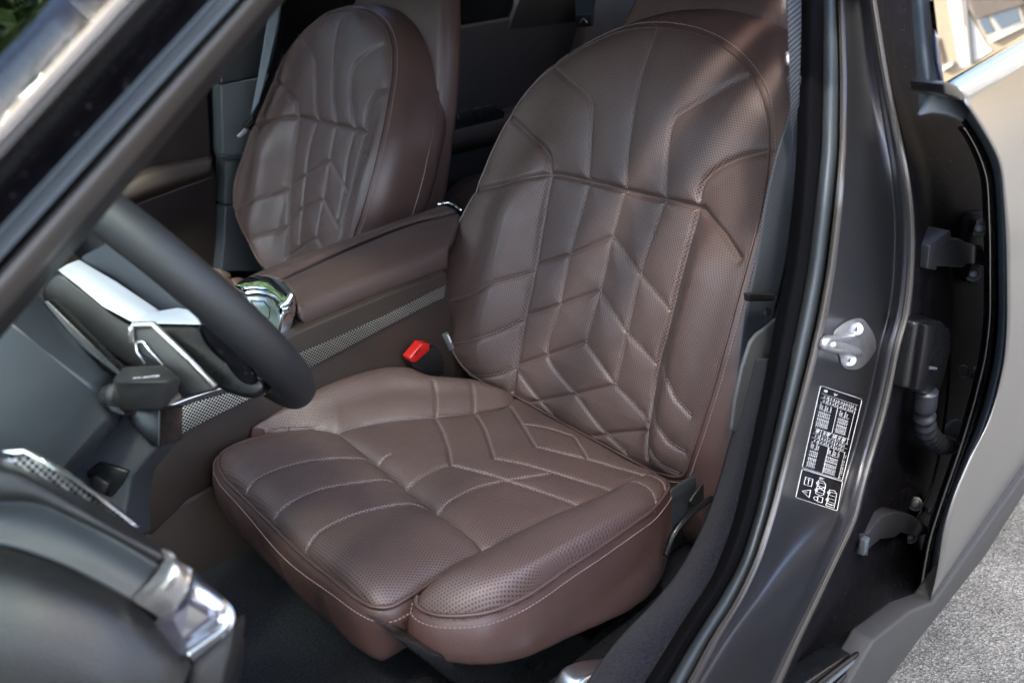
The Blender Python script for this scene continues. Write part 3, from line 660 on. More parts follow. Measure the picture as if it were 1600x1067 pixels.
# windscreen from pillar to pillar
WG = nmat('tinted windscreen glass', (.012,.016,.014), .04, spec=.8, coat=1.)
def tinted(m, frac):
    t = m.node_tree; b_ = t.nodes['Principled BSDF']; o_ = t.nodes['Material Output']; tr_ = t.nodes.new('ShaderNodeBsdfTransparent'); tr_.inputs[0].default_value = (.93, 1, .96, 1) if frac < 0 else (.9, .95, .92, 1)
    mx = t.nodes.new('ShaderNodeMixShader'); mx.inputs[0].default_value = frac
    if frac < 0:      # clear glass: mirror-like at grazing angles, see-through head on
        fr_ = t.nodes.new('ShaderNodeFresnel'); fr_.inputs[0].default_value = 1.45; t.links.new(fr_.outputs[0], mx.inputs[0]); gl_ = t.nodes.new('ShaderNodeBsdfGlossy'); gl_.inputs['Roughness'].default_value = .02
        t.links.new(tr_.outputs[0], mx.inputs[1]); t.links.new(gl_.outputs[0], mx.inputs[2])
    else:
        t.links.new(b_.outputs[0], mx.inputs[1]); t.links.new(tr_.outputs[0], mx.inputs[2])
    t.links.new(mx.outputs[0], o_.inputs[0])
tinted(WG, -1)
e0, e1 = Y(-20, 222, .80), Y(225, -40, .80); dv = (e1-e0)/np.linalg.norm(e1-e0)
A0, A1 = e0-dv*.55, e0+dv*.42
V_ = []
for t in np.linspace(0, 1, 24):
    for s_ in np.linspace(0, 1, 24):
        p = A0+(A1-A0)*s_; q = p.copy(); q[1] = .80-1.6*t; q[2] += .02*sin(pi*t); q[0] += .04*sin(pi*t); V_.append(q)
F_ = [[i*24+j, i*24+j+1, (i+1)*24+j+1, (i+1)*24+j] for i in range(23) for j in range(23)]
o = mesh('windscreen', V_, F_, WG, body); o.data.flip_normals() if o.data.polygons[100].normal[2] < 0 else None; solid(o, .005)
# roof with headliner, seen only from below / in reflections
top = A1
Vr = [(top[0]+.02, y, top[2]+.01+.05*(1-(y/.62)**2)) for y in np.linspace(-.62, .62, 9)]+[(-.6, y, 1.40+.05*(1-(y/.62)**2)) for y in np.linspace(-.62, .62, 9)]+[(-1.9, y, 1.30+.05*(1-(y/.62)**2)) for y in np.linspace(-.62, .62, 9)]
F_ = [[r*9+j, r*9+j+1, (r+1)*9+j+1, (r+1)*9+j] for r in (0, 1) for j in range(8)]
o = mesh('roof', Vr, F_, HEAD, body); solid(o, .03)
tube('roof_rail', [Y(1305, -70, .775), (0, .74, 1.30), (-.5, .70, 1.385), (-1.6, .68, 1.30)], .035, PAINTN, body, n=20)
tube('roof_rail', [tuple(A1+np.array((0, -.06, .0))), (.2, .66, 1.32), (-.5, .66, 1.40), (-1.6, .64, 1.32)], .03, PAINTN, body, n=20)

# ---- striker
strk = body
sp = [(350,60),(380,54),(405,60),(430,90),(455,130),(467,170),(465,210),(445,245),(415,280),(380,303),(345,306),(315,298),(296,275),(290,243),(272,215),(258,190),(256,150),(262,120),(290,92),(320,72)]
spx = [(1220+.3186*a, 480+.3186*b) for a, b in sp]
stp = slab('striker_plate', [pil(px, py, .004) for px, py in spx], -(CC-pil(1330,545))/np.linalg.norm(CC-pil(1330,545))*.006, STEEL, body, b=.0012, smooth_n=60)
q0, q1, q2, q3 = [(1220+.3186*a, 480+.3186*b) for a, b in ((395,165),(215,150),(205,190),(400,228))]
dirn = np.array((.35, 1., .12)); dirn /= np.linalg.norm(dirn)
pa, pb = pil(1332, 527, .002), pil(1343, 552, .002)
oa, ob_ = K(1289, 531, 0), K(1291, 542, 0)
def kk(p): return float((p-CC)@FW)
oa = pil(1286, 532, .022); ob_ = pil(1291, 543, .024)
tube('striker_loop', [pa, pa*.4+oa*.6, oa*.93+pa*.07, oa*.5+ob_*.5+(oa-pa)*.06, ob_*.93+pb*.07, pb*.4+ob_*.6, pb], .0048, STEEL, stp, n=60, seg=12)
tube('striker_bridge', [pil(1296, 537, .024), pil(1316, 543, .020), pil(1338, 551, .014)], .0062, STEEL, stp, n=16, seg=12)
for bx0, by0 in ((1338, 514), (1327, 562)):
    nn_ = (CC-pil(bx0, by0)); nn_ /= np.linalg.norm(nn_); c0 = pil(bx0, by0, .0045)
    bo_ = disc('bolt', c0, nn_, .0082, .0032, STEEL, stp, b=.0008)
    P = [c0+nn_*.0034+(RT*cos(q)+UP*sin(q))*(.0036 if i % 2 else .0026) for i, q in enumerate(np.linspace(0, 2*pi, 12, endpoint=False))]
    slab('socket', P, nn_*.0003, BLK, bo_, b=0)

# ---- information label with its tyre pressure tables and pictograms
TL, TR, BR, BL = [(1230+.1967*a, 590+.1967*b) for a, b in ((266,62),(596,172),(436,822),(118,716))]
def lm(u, v, lift=.0006):
    a = np.array(TL)*(1-u)+np.array(TR)*u; b = np.array(BL)*(1-u)+np.array(BR)*u; p = a*(1-v)+b*v; return pil(p[0], p[1], lift)
T2 = [(1230+.1967*a, 590+.1967*b) for a, b in ((118,726),(441,824),(396,1056),(68,950))]
def lm2(u, v, lift=.0006):
    a = np.array(T2[0])*(1-u)+np.array(T2[1])*u; b = np.array(T2[3])*(1-u)+np.array(T2[2])*u; p = a*(1-v)+b*v; return pil(p[0], p[1], lift)
LABM = nmat('clear label film', (.012,.012,.015), .22, coat=.4)
def film(name, f, parent, cr=.05):
    pts = []
    for cx, cy, a0 in ((1-cr, cr*.5, -90), (1-cr, 1-cr*.5, 0), (cr, 1-cr*.5, 90), (cr, cr*.5, 180)):
        for q in np.radians(np.linspace(a0, a0+90, 6)): pts.append((cx+cr*cos(q), cy+cr*.5*sin(q)))
    n = 14; V_ = [f(u, v, .0002) for v in np.linspace(.01, .99, n) for u in np.linspace(.01, .99, n)]
    F_ = [[i*n+j, i*n+j+1, (i+1)*n+j+1, (i+1)*n+j] for i in range(n-1) for j in range(n-1)]
    o = mesh(name, V_, F_, LABM, parent)
    if np.dot(np.array(o.data.polygons[9].normal), CC-np.array(V_[0])) < 0: o.data.flip_normals()
    return o, pts
def bar(f, a, b, wd, lift=.0006):
    """flat printed line from a to b in label coordinates, width in metres"""
    n = max(2, int(np.hypot((b[0]-a[0])*.07, (b[1]-a[1])*.13)/.01)+1)
    pts = [f(a[0]+(b[0]-a[0])*t, a[1]+(b[1]-a[1])*t, lift) for t in np.linspace(0, 1, n)]
    V_, F_ = [], []
    for i, p in enumerate(pts):
        d = pts[min(i+1, n-1)]-pts[max(i-1, 0)]; d /= np.linalg.norm(d)+1e-12; v = CC-p; v /= np.linalg.norm(v); s_ = np.cross(v, d)*wd/2; V_ += [p-s_, p+s_]
    F_ = [[2*i, 2*i+1, 2*i+3, 2*i+2] for i in range(n-1)]; return V_, F_
def poly_line(f, pts, wd, closed=True):
    out = []; P = pts+[pts[0]] if closed else pts
    for a, b in zip(P[:-1], P[1:]): out.append(bar(f, a, b, wd))
    return out
lab, rp = film('information_label', lm, body); lab2, rp2 = film('warning_label', lm2, body, .06)
pr = poly_line(lm, rp, .0008)
for v in (.085, .135, .185, .50, .565, .615, .665): pr.append(bar(lm, (.07 if v > .1 else .07, v), (.93, v), .0005))
for v in (.985,): pr.append(bar(lm, (.03, v-.0), (.97, v), .0004))
for u in (.25, .43, .62, .79): pr.append(bar(lm, (u, .10), (u, .185), .0005)); pr.append(bar(lm, (u, .50), (u, .665), .0005))
pr.append(bar(lm, (.50, .185), (.50, .50), .0005)); pr.append(bar(lm, (.50, .665), (.50, .985), .0005)); pr.append(bar(lm, (.90, .10), (.90, .56), .0005)); pr.append(bar(lm, (.90, .66), (.90, .985), .0004))
multi('printed_lines', pr, WHITE, lab)
def ltext(name, s_, u, v, size, parent, f=lm, rot=False, ext_=.00005):
    o_ = f(u, v, .0016); xd = f(u+.05, v, .0007)-o_; yd = o_-f(u, v+.05, .0007)
    if rot: xd, yd = yd, -xd
    return text(name, s_, o_, xd, yd, size, WHITE, parent, ext_)
tx = [ltext('a', '4398765', .10, .060, .0042, lab), ltext('b', 'Tyre+Wheel.aw', .34, .060, .0042, lab)]
for j, v in enumerate((.127, .177, .605, .657)):
    for i, u in enumerate((.13, .20, .29, .36, .46, .54, .65, .72, .81)): tx.append(ltext('c', ('2.2', '2.4', '32', '35', '2.6')[(i+j) % 5], u, v, .0040, lab))
for v in (.553,):
    for u, s_ in ((.12, 'HH'), (.30, 'H'), (.37, 'HH'), (.52, 'HH'), (.66, 'H'), (.75, 'HHH')): tx.append(ltext('d', s_, u, v, .0085, lab))
for u0, v0, k_ in ((.08, .47, 7), (.56, .47, 6), (.08, .96, 5), (.50, .97, 7)):
    for i in range(k_): tx.append(ltext('e', ('245/45 R19 102Y', '275/40 R19 105Y', '225/55 R18 102V XL', '245/40 R20 99W', '275/35 R20 102W')[i % 5][:16-(i % 3)*2], u0+.035+i*.042, v0, .0046, lab, rot=True))
tx.append(ltext('f', 'T 135/80 R18 : 4.2', .955, .975, .0042, lab, rot=True))
V_, F_ = [], []
for v, f in tx: F_ += [[i+len(V_) for i in q] for q in f]; V_ += v
mesh('lettering', V_, F_, WHITE, lab, smooth=False)
pr = poly_line(lm2, rp2, .0008)
def C_(cx, cy, rx, ry, n=14): return [(cx+rx*cos(q), cy+ry*sin(q)) for q in np.linspace(0, 2*pi, n, endpoint=False)]
pr += poly_line(lm2, [(.12, .22), (.30, .22), (.30, .48), (.12, .48)], .0008)+[bar(lm2, (.21, .22), (.21, .44), .0006), bar(lm2, (.15, .28), (.19, .28), .0005), bar(lm2, (.23, .28), (.27, .28), .0005)]   # book
pr += poly_line(lm2, [(.11, .72), (.30, .60), (.30, .86)], .0009)+[bar(lm2, (.17, .72), (.25, .72), .0008)]      # warning triangle
for cu, cv in ((.53, .42), (.83, .62)):    # two cars seen from the side
    pr += poly_line(lm2, [(cu-.10, cv-.22), (cu+.02, cv-.24), (cu+.09, cv-.16), (cu+.09, cv+.20), (cu+.02, cv+.26), (cu-.10, cv+.24)], .0007)
    pr += poly_line(lm2, C_(cu-.10, cv-.12, .03, .045), .0007)+poly_line(lm2, C_(cu-.10, cv+.12, .03, .045), .0007)
    for t in (-.16, -.05, .06, .17): pr.append(bar(lm2, (cu-.08, cv+t), (cu+.07, cv+t), .0005))
pr += [bar(lm2, (.42, .50), (.64, .36), .0009), bar(lm2, (.42, .36), (.64, .52), .0009)]
pr += poly_line(lm2, C_(.46, .82, .05, .06), .0008)+poly_line(lm2, [(.50, .72), (.62, .72), (.62, .90), (.50, .90)], .0007)
pr += poly_line(lm2, [(.72, .86), (.92, .86), (.92, .94), (.72, .94)], .0007)
multi('pictograms', pr, WHITE, lab2)
v, f = ltext('g', 'XDOOB', .44, .15, .0040, lab2, f=lm2); mesh('lettering', v, f, WHITE, lab2, smooth=False)

# ================================================================== REAR DOOR (closed, hinges bared by the open front door)
rd = thing('rear_door', 'closed bronze grey rear door with black front edge, hinges and wiring boot', 'car door', (-.1, .90, .40))
l_skin = ln((1455,-60),(1458,0),(1464,60),(1478,120),(1509,158),(1534,197),(1565,253),(1571,328),(1574,398),(1575,500),(1571,562),(1559,619),(1540,675),(1523,701),(1492,771),(1475,826),(1467,884),(1459,925),(1450,950))
def lmix(t): return lambda py: l_strI(py)+(l_skin(py)-l_strI(py))*t
rows('edge_gasket', l_strI, lmix(.32), lambda f, py: .846+.022*f+.010*sin(pi*f), BLKG, rd, nx=12, py0=186, py1=930, th=.003)
rows('edge_groove', lmix(.32), lmix(.44), lambda f, py: .868+.010*f-.008*sin(pi*f), PAINTN, rd, nx=8, py0=170, py1=930, th=.003)
rows('edge_strip', lmix(.44), lmix(.90), lambda f, py: .878+.022*f+.005*sin(pi*f), STRIP, rd, nx=12, py0=150, py1=930, th=.003)
rows('skin_fold', lmix(.90), l_skin, lambda f, py: .900+.018*f, PAINTN, rd, nx=4, py0=150, py1=930, th=.003)
l_in2 = lambda py: l_strI(py)-11
rows('gasket_bead', l_in2, l_strI, lambda f, py: .828+.016*f+.006*sin(pi*f), PAINTN, rd, nx=8, py0=200, py1=940, th=.003)
# outer skin: curved body side running rearwards
n = 60; V_ = []; PYs = np.linspace(158, 938, n)
for i, py in enumerate(PYs):
    e = Y(l_skin(py), py, .925); t = (py-158)/(938-158); f_py = 31+(600-31)*t; g = Y(1720, f_py, .925)
    for j in range(26):
        s_ = j/25; p = e*(1-s_)+g*s_; z = p[2]; bul = -.045*((z-.78)/.30)**2 if z > .78 else -.012*((.78-z)/.4)**2
        cr_ = .010*math.exp(-((z-.90)/.03)**2); p = p.copy(); p[1] += bul*(1-math.exp(-s_*3))+cr_*(1-math.exp(-s_*3)); V_.append(p)
F_ = [[i*26+j, (i+1)*26+j, (i+1)*26+j+1, i*26+j+1] for i in range(n-1) for j in range(25)]
o = mesh('outer_skin', V_, F_, PAINTO, rd)
if o.data.polygons[300].normal[1] < 0: o.data.flip_normals()
solid(o, .0015)
# waist trim, window rubber, glass
tr = []
for (a, b, y) in (((1476,128),(1720,-14),.895), ((1482,133),(1720,-2),.912), ((1492,142),(1720,12),.921), ((1502,151),(1720,22),.922), ((1510,158),(1720,32),.917)):
    tr.append([Y(*a, y), Y((a[0]+b[0])/2, (a[1]+b[1])/2, y), Y(*b, y)])
loft('waist_trim', tr, CHROME, rd, n=30, m=20, th=.004)
slab('trim_end_cap', Ys(.925, (1474,131),(1480,128),(1496,134),(1507,146),(1509,157),(1503,158),(1492,152),(1477,147)), (0, -.03, 0), BLKG, rd, b=.0015)
slab('corner_moulding', Ys(.905, (1456,150),(1466,138),(1478,146),(1498,156),(1512,160),(1520,176),(1505,192),(1500,187),(1478,180),(1458,178),(1440,182)), (0, -.006, 0), STRIP, rd, b=.003)
loft('window_rubber', [[Y(1422,-60,.80), Y(1423,0,.82), Y(1430,94,.86), Y(1436,178,.875)], [Y(1436,-60,.82), Y(1438,0,.84), Y(1446,94,.88), Y(1450,172,.895)], [Y(1451,-60,.83), Y(1453,0,.845), Y(1462,94,.885), Y(1469,140,.90)]], RUBG, rd, n=40, m=14, th=.006)
loft('window_channel', [[Y(1451,-60,.84), Y(1453,0,.855), Y(1462,94,.895), Y(1469,138,.907)], [Y(1455,-60,.85), Y(1457,0,.865), Y(1466,94,.905), Y(1472,138,.912)], [Y(1458,-60,.84), Y(1460,0,.85), Y(1469,94,.89), Y(1476,133,.90)]], nmat('navy rubber', (.01,.015,.035), .3), rd, n=40, m=8, th=.003)
GN = np.array([0, cos(radians(24)), sin(radians(24))]); GP = np.array([0, .905, 1.10])
GLASS = nmat('dark side glass', (.42,.42,.42), .015, metal=1.)
slab('window_glass', [PL(px, py, GP, GN) for px, py in ((1457,-70),(1459,0),(1475,130),(1600,58),(1740,-22),(1740,-70))], -GN*.004, GLASS, rd, b=0)
# hinges
UH = nmat('black hinge paint', (.030,.030,.034), .32, coat=.2, grit=(380,.7,(.2,.19,.19)))
def hinge(pil_leaf, arm, plate, bolts, y):
    h = slab('hinge', Ys(y+.014, *arm), (0, -.022, 0), UH, rd, b=.002)
    slab('hinge_leaf', Ys(y+.02, *pil_leaf), (0, -.03, 0), UH, h, b=.0015)
    slab('hinge_plate', Ys(y-.002, *plate), (0, -.01, 0), PAINTD, h, b=.001)
    for px, py, r in bolts:
        c0 = Y(px, py, y+.004); d0 = disc('bolt', c0, CC-c0, r, .004, PAINTN, h, b=.0012); disc('bolt_washer', c0-(CC-c0)*.002, CC-c0, r*1.6, .002, PAINTN, h, b=.0006)
hinge([(1449,420),(1453,384),(1485,360),(1488,372),(1470,386),(1463,422)], [(1466,384),(1486,374),(1500,373),(1512,380),(1535,384),(1540,400),(1539,416),(1512,412),(1505,418),(1466,416)], [(1518,333),(1536,330),(1541,440),(1516,442),(1506,425),(1514,345)], [(1530,357,.0075),(1521,428,.0075)], .822)
hinge([(1341,866),(1345,835),(1360,836),(1356,868)], [(1352,838),(1379,806),(1400,800),(1428,806),(1449,822),(1452,834),(1434,838),(1408,832),(1398,840),(1376,842),(1352,862)], [(1414,767),(1426,763),(1442,772),(1449,800),(1446,846),(1424,856),(1405,842),(1408,800)], [(1430,787,.0072),(1422,838,.0072),(1452,798,.004)], .822)
box('hinge_stop', Y(1350, 852, .85), (.006,.004,.012), RUBG, rd, b=.001)
# wiring connector and corrugated boot
cn = slab('wiring_connector', Ys(.855, (1431,504),(1438,499),(1472,502),(1486,516),(1487,545),(1470,612),(1452,618),(1428,611),(1412,606),(1418,570)), (0, -.035, 0), BLKG, rd, b=.004)
slab('connector_cover', Ys(.862, (1447,507),(1463,507),(1447,611),(1431,610)), (0, -.01, 0), PAINTN, cn, b=.002)
slab('connector_latch', Ys(.862, (1451,573),(1465,574),(1464,578),(1450,577)), (0, -.006, 0), RUBG, cn, b=.0005)
bp_ = resamp([Y(1447,610,.848), Y(1444,640,.848), Y(1446,668,.846), Y(1458,687,.842), Y(1474,695,.836), Y(1490,692,.826)], 150)
rad = .0130+.0026*np.sin(np.linspace(0, 2*pi*15, 150)); rad[:12] = .0155
tube('cable_boot', bp_, list(rad), nmat('grey black rubber', (.020,.021,.025), .38), rd, seg=20)
disc('boot_grommet', Y(1486,678,.822), (.35,.9,.1), .026, .006, RUBG, rd, seg=32, b=.002)
tube('blanking_plug', [Y(1505+8*cos(q), 580+9*sin(q), .824) for q in np.linspace(0, 2*pi, 24, endpoint=False)], .001, UH, rd, closed=True, seg=6)
box('edge_clip', Y(1521, 582, .826), (.004,.003,.009), UH, rd, b=.001)
# dark backing inside the door gap
slab('inner_panel', [p-np.array((0, .035, 0)) for p in Ys(.83, (1455,330),(1500,300),(1560,330),(1560,500),(1545,640),(1500,780),(1460,900),(1400,985),(1390,940),(1440,760),(1475,560),(1478,400))], (0, -.01, 0), PAINTN, rd, b=.002)

# ================================================================== STEERING WHEEL
TAU = radians(34); WC = np.array((.62, .38, .92)); WU = np.array((sin(TAU), 0, cos(TAU))); WY = np.array((0, 1., 0)); WN = np.array((-cos(TAU), 0, sin(TAU)))
sw = thing('steering_wheel', 'black leather steering wheel with silver spoke trim, seen edge on', 'steering wheel', WC)
ring = []
for q in np.linspace(0, 2*pi, 120, endpoint=False):
    r = .175; c, s_ = cos(q), sin(q); f = 1-.06*sstep(np.array(-c), .75, 1.); ring.append(WC+r*(c*WU*float(f)+s_*WY))
RIM = nmat('black grained wheel leather', (.016,.016,.017), .5, bump=.35, bscale=700)
rim = tube('rim', ring, .0182, RIM, sw, closed=True, seg=28, fdir=WN, flat=1.1)
hubp = [(208,504),(243,489),(300,505),(335,560),(300,610),(253,600),(205,575),(166,551),(150,520)]
slab('airbag_cover', Ks(.90, (122,404),(150,385),(173,374),(215,400),(262,432),(300,470),(312,500),(246,486),(180,440),(128,412)), FW*.03, GPL, sw, b=.006, smooth_n=60)
slab('hub', Ks(.875, (62,458),(90,424),(130,448),(208,503),(240,500),(300,505),(345,520),(400,590),(390,615),(330,600),(250,590),(205,575),(120,520)), FW*.045, BLK, sw, b=.010, smooth_n=80, seg=4)
slab('spoke_trim', [K(90,422,.862), K(104,413,.872), K(122,406,.884), K(180,440,.880), K(247,485,.876), K(240,490,.868), K(208,504,.856), K(161,479,.858), K(124,448,.860)], FW*.004, SATIN, sw, b=.0015)
slab('upper_spoke_trim', [K(208,505,.854), K(225,491,.866), K(240,487,.870), K(277,481,.874), K(300,485,.870), K(314,507,.858)], FW*.004, SATIN, sw, b=.0015)

slab('lower_spoke', Ks(.868, (208,506),(312,507),(322,530),(352,560),(395,580),(415,600),(398,622),(350,612),(330,600),(253,572),(209,537)), FW*.03, BLKG, sw, b=.006, smooth_n=60)
slab('spoke_recess', Ks(.862, (312,507),(330,512),(360,540),(392,575),(400,600),(378,598),(345,560),(320,530)), FW*.01, PAINTD, sw, b=.003, smooth_n=40)
pd = slab('shift_paddle', Ks(.842, (205,511),(209,506),(239,506),(337,602),(337,610),(284,622),(262,590),(250,571),(222,556),(209,537)), FW*.008, BLK, sw, b=.002)
tube('paddle_edge', Ks(.840, (206,536),(205,512),(210,507),(239,507),(290,556),(336,604)), .0032, PEARL, pd, seg=8)
tube('paddle_edge', Ks(.840, (212,534),(224,534),(234,548),(255,571)), .0014, PEARL, pd, seg=8)
tube('paddle_edge', Ks(.839, (212,536),(214,550),(226,568)), .0012, ALU, pd, seg=8)
# ================================================================== COLUMN, STALK
col = thing('steering_column', 'slate grey plastic steering column shroud below the wheel', 'steering column', K(60, 600, .95))
SV = [K(-40,400,.86), K(60,471,.84), K(179,588,.838), K(-60,440,.80), K(56,534,.787), K(142,610,.800), K(181,655,.828), K(98,737,.812), K(40,830,.84), K(-80,860,.80), K(-60,440,.88), K(186,600,.88), K(190,660,.88), K(100,760,.88), K(-60,860,.90)]
o = mesh('upper_shroud', SV, [[0,1,2,5,4,3],[3,4,5,6,7,8,9],[2,11,12,6,5],[6,12,13,7],[7,13,14,8],[0,10,11,2,1]], SHELL, col); recalc(o)
if np.dot(np.array(o.data.polygons[1].normal), CC-SV[4]) < 0: o.data.flip_normals()
bev(o, .009, 5, 12)
slab('lower_shroud', Ks(.850, (205,630),(219,639),(250,639),(249,699),(243,699),(226,684),(200,660)), FW*.06, BLKG, col, b=.004)
slab('column_core', Ks(.895, (30,420),(95,430),(180,520),(235,585),(240,640),(180,670),(60,540)), FW*.03, BLK, col, b=.003)
slab('stalk_boot', Ks(.80, (153,622),(160,610),(182,592),(192,598),(180,625),(196,645),(190,653),(172,645)), FW*.03, BLKG, col, b=.003)
slab('shroud_gap', Ks(.83, (64,470),(75,468),(190,582),(185,590),(120,540)), FW*.02, BLKG, col, b=.002)
st = thing('indicator_stalk', 'dark grey faceted indicator stalk left of the steering column', 'stalk', K(230, 605, .80))
STK = nmat('dark stalk plastic', (.024,.023,.022), .42, bump=.2, bscale=800)
fr_ = [(177,592,.785),(194,573,.800),(256,571,.800),(282,592,.785),(277,613,.780),(256,639,.785),(194,642,.785),(177,627,.775)]
VV = [K(*p) for p in fr_]+[K(181,599,.766), K(262,595,.764)]+[K(a, b, k+.03) for a, b, k in fr_]
F_ = [[0,1,2,3,9,8],[8,9,5,6,7,0],[9,3,4,5]]+[[i, (i+1) % 8, 10+(i+1) % 8, 10+i] for i in range(8)]+[[17,16,15,14,13,12,11,10]]
o = mesh('stalk_head', VV, F_, STK, st); recalc(o); bev(o, .0024, 4, 10)
tube('stalk_arm', [K(190, 615, .79), K(150, 625, .86)], .011, STK, st, n=6, seg=14)
v, f = text('t', '4 5', K(204, 582, .741), RT, UP, .006, WHITE, None); 
p0_ = K(206, 592, .768); v, f = text('t', '<-> AUTO', p0_, K(240,589,.768)-p0_, K(208, 582, .782)-p0_, .0050, WHITE, None); mesh('stalk_print', v, f, WHITE, st, smooth=False)
# ================================================================== DASHBOARD
da = thing('dashboard', 'charcoal leather dashboard end with chrome trim and faceted crystal light control', 'dashboard', K(150, 980, .62))
loft('padded_roll', [[K(-60,700,.60), K(0,716,.60), K(20,723,.60), K(100,762,.60), K(168,796,.60), K(250,857,.60)], [K(-60,730,.575), K(0,738,.575), K(40,748,.575), K(100,782,.577), K(170,826,.58), K(254,868,.588)], [K(-60,775,.575), K(0,775,.575), K(59,780,.575), K(100,798,.577), K(158,824,.58), K(250,874,.588)], [K(-60,785,.60), K(0,783,.60), K(59,786,.60), K(100,804,.60), K(156,830,.60), K(250,884,.60)]], GLEA, da, n=50, m=24, th=.004)
loft('recessed_panel', [[K(-60,785,.602), K(0,783,.602), K(59,786,.602), K(156,830,.602), K(250,884,.602)], [K(-60,815,.606), K(0,815,.606), K(70,828,.606), K(150,868,.606), K(230,912,.606)], [K(-60,848,.600), K(0,850,.600), K(60,868,.600), K(117,891,.600), K(206,938,.600)]], GPL, da, n=40, m=12, th=.004)
loft('lower_panel', [[K(-60,838,.602), K(0,850,.602), K(60,868,.602), K(117,891,.602), K(206,939,.602), K(286,1013,.604), K(302,1040,.606)], [K(-60,900,.570), K(0,905,.570), K(60,915,.570), K(117,935,.572), K(190,975,.576), K(255,1035,.585), K(285,1075,.594)], [K(-60,1000,.555), K(0,1000,.555), K(60,1010,.556), K(117,1030,.56), K(170,1060,.565), K(215,1095,.575), K(250,1130,.585)], [K(-60,1140,.56), K(0,1140,.56), K(60,1145,.56), K(117,1150,.565), K(160,1160,.57), K(200,1170,.58), K(230,1180,.59)]], GLEA, da, n=60, m=40, th=.004)
ms = slab('speaker_mesh', Ks(.612, (6,706),(36,704),(80,728),(150,775),(211,820),(190,812),(150,790),(96,762),(20,724)), FW*.006, MESHM, da, b=.001, uv=True)
slab('mesh_surround', Ks(.608, (3,704),(36,702),(80,726),(150,772),(215,823),(207,821),(148,779),(80,734),(38,710),(14,716),(20,725),(8,716)), FW*.006, CHROME, da, b=.0012)
loft('chrome_wedge', [[K(251,857,.594), K(256,872,.590), K(240,900,.590), K(205,937,.596)], [K(266,868,.588), K(274,884,.576), K(255,915,.576), K(225,950,.59)], [K(301,888,.590), K(297,912,.584), K(280,945,.584), K(254,968,.598)]], PEARL, da, n=30, m=20, th=.006)
cr = []
c0 = K(296, 965, .598); rim_ = Ks(.604, (297,920),(322,936),(340,956),(340,974),(289,1013),(270,992),(254,970),(275,945)); ins = [K(300,950,.592), K(322,962,.588), K(290,985,.594), K(280,965,.590)]
V_ = rim_+ins; F_ = [[0,1,8],[1,9,8],[1,2,9],[2,3,9],[3,4,10],[3,10,9],[4,5,10],[5,6,10],[6,11,10],[6,7,11],[7,0,8],[7,8,11],[8,9,10],[8,10,11]]
o = mesh('crystal_control', V_, F_, CRYS, da, smooth=False); solid(o, .006)
loft('chrome_end', [[K(291,915,.604), K(325,935,.602), K(347,960,.600), K(341,975,.598), K(289,1013,.600)], [K(296,916,.598), K(330,938,.595), K(356,967,.592), K(350,980,.590), K(294,1022,.594)], [K(300,921,.602), K(334,944,.600), K(363,974,.598), K(358,985,.596), K(301,1034,.600)]], ALU, da, n=40, m=14, th=.006)
slab('end_cap', Ks(.606, (362,978),(361,1010),(352,1045),(335,1090),(280,1110),(290,1067),(302,1034)), FW*.03, GLEA, da, b=.008, smooth_n=50)
slab('dash_core', Ks(.625, (-60,700),(15,712),(90,750),(180,805),(262,862),(300,885),(340,930),(358,975),(352,1040),(320,1100),(-60,1140)), FW*.05+np.array((0,-.02,-.05)), BLK, da, b=.01)
kp = thing('knee_panel', 'dark grey plastic panel with small open pocket below the steering column', 'trim panel', K(120, 780, 1.0))
slab('panel', Ks(.87, (-60,760),(40,800),(98,736),(181,655),(205,640),(222,640),(227,684),(245,700),(206,745),(196,800),(200,850),(100,900),(-60,900)), FW*.06, GPL, kp, b=.005)
slab('pocket_lid', Ks(.866, (133,738),(156,720),(201,735),(190,755),(172,777),(150,765)), FW*.008, BLKG, kp, b=.002)
slab('pocket_switch', Ks(.860, (140,745),(150,742),(170,755),(163,772),(142,765)), FW*.008, BLK, kp, b=.002)
v, f = text('t', '1', K(160, 753, .914), RT, UP, .006, WHITE, None)
# ================================================================== CENTRE CONSOLE
co = thing('centre_console', 'brown leather centre console between the seats with woven armrest lids', 'console', (.2, 0, .27))
sidep = Ys(.130, (699,424),(600,462),(478,513),(400,548),(330,580),(250,645),(170,700),(150,760),(236,838),(300,775),(370,740),(500,690),(640,640),(800,640),(742,590),(708,540))
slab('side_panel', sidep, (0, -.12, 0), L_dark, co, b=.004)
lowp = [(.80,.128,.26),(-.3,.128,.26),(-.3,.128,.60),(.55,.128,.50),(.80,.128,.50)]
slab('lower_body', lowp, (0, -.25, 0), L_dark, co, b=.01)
slab('speaker_grille', Ys(.1335, (465,553),(520,530),(600,494),(684,451),(696,446),(694,466),(683,470),(600,513),(540,545),(484,575),(440,596),(430,570)), (0, -.004, 0), MESHD, co, b=.001, uv=True)
slab('bright_grille', Ys(.1345, (253,648),(300,630),(345,617),(378,609),(398,620),(350,643),(300,669),(246,699)), (0, -.004, 0), MESHM, co, b=.001, uv=True)  # mesh in the paler material; its bright reflection is colour
pth2 = Ys(.1345, (250,640),(300,621),(345,607),(380,600)); tube('grille_edge', pth2, .0022, PEARL, co, n=30, seg=8)
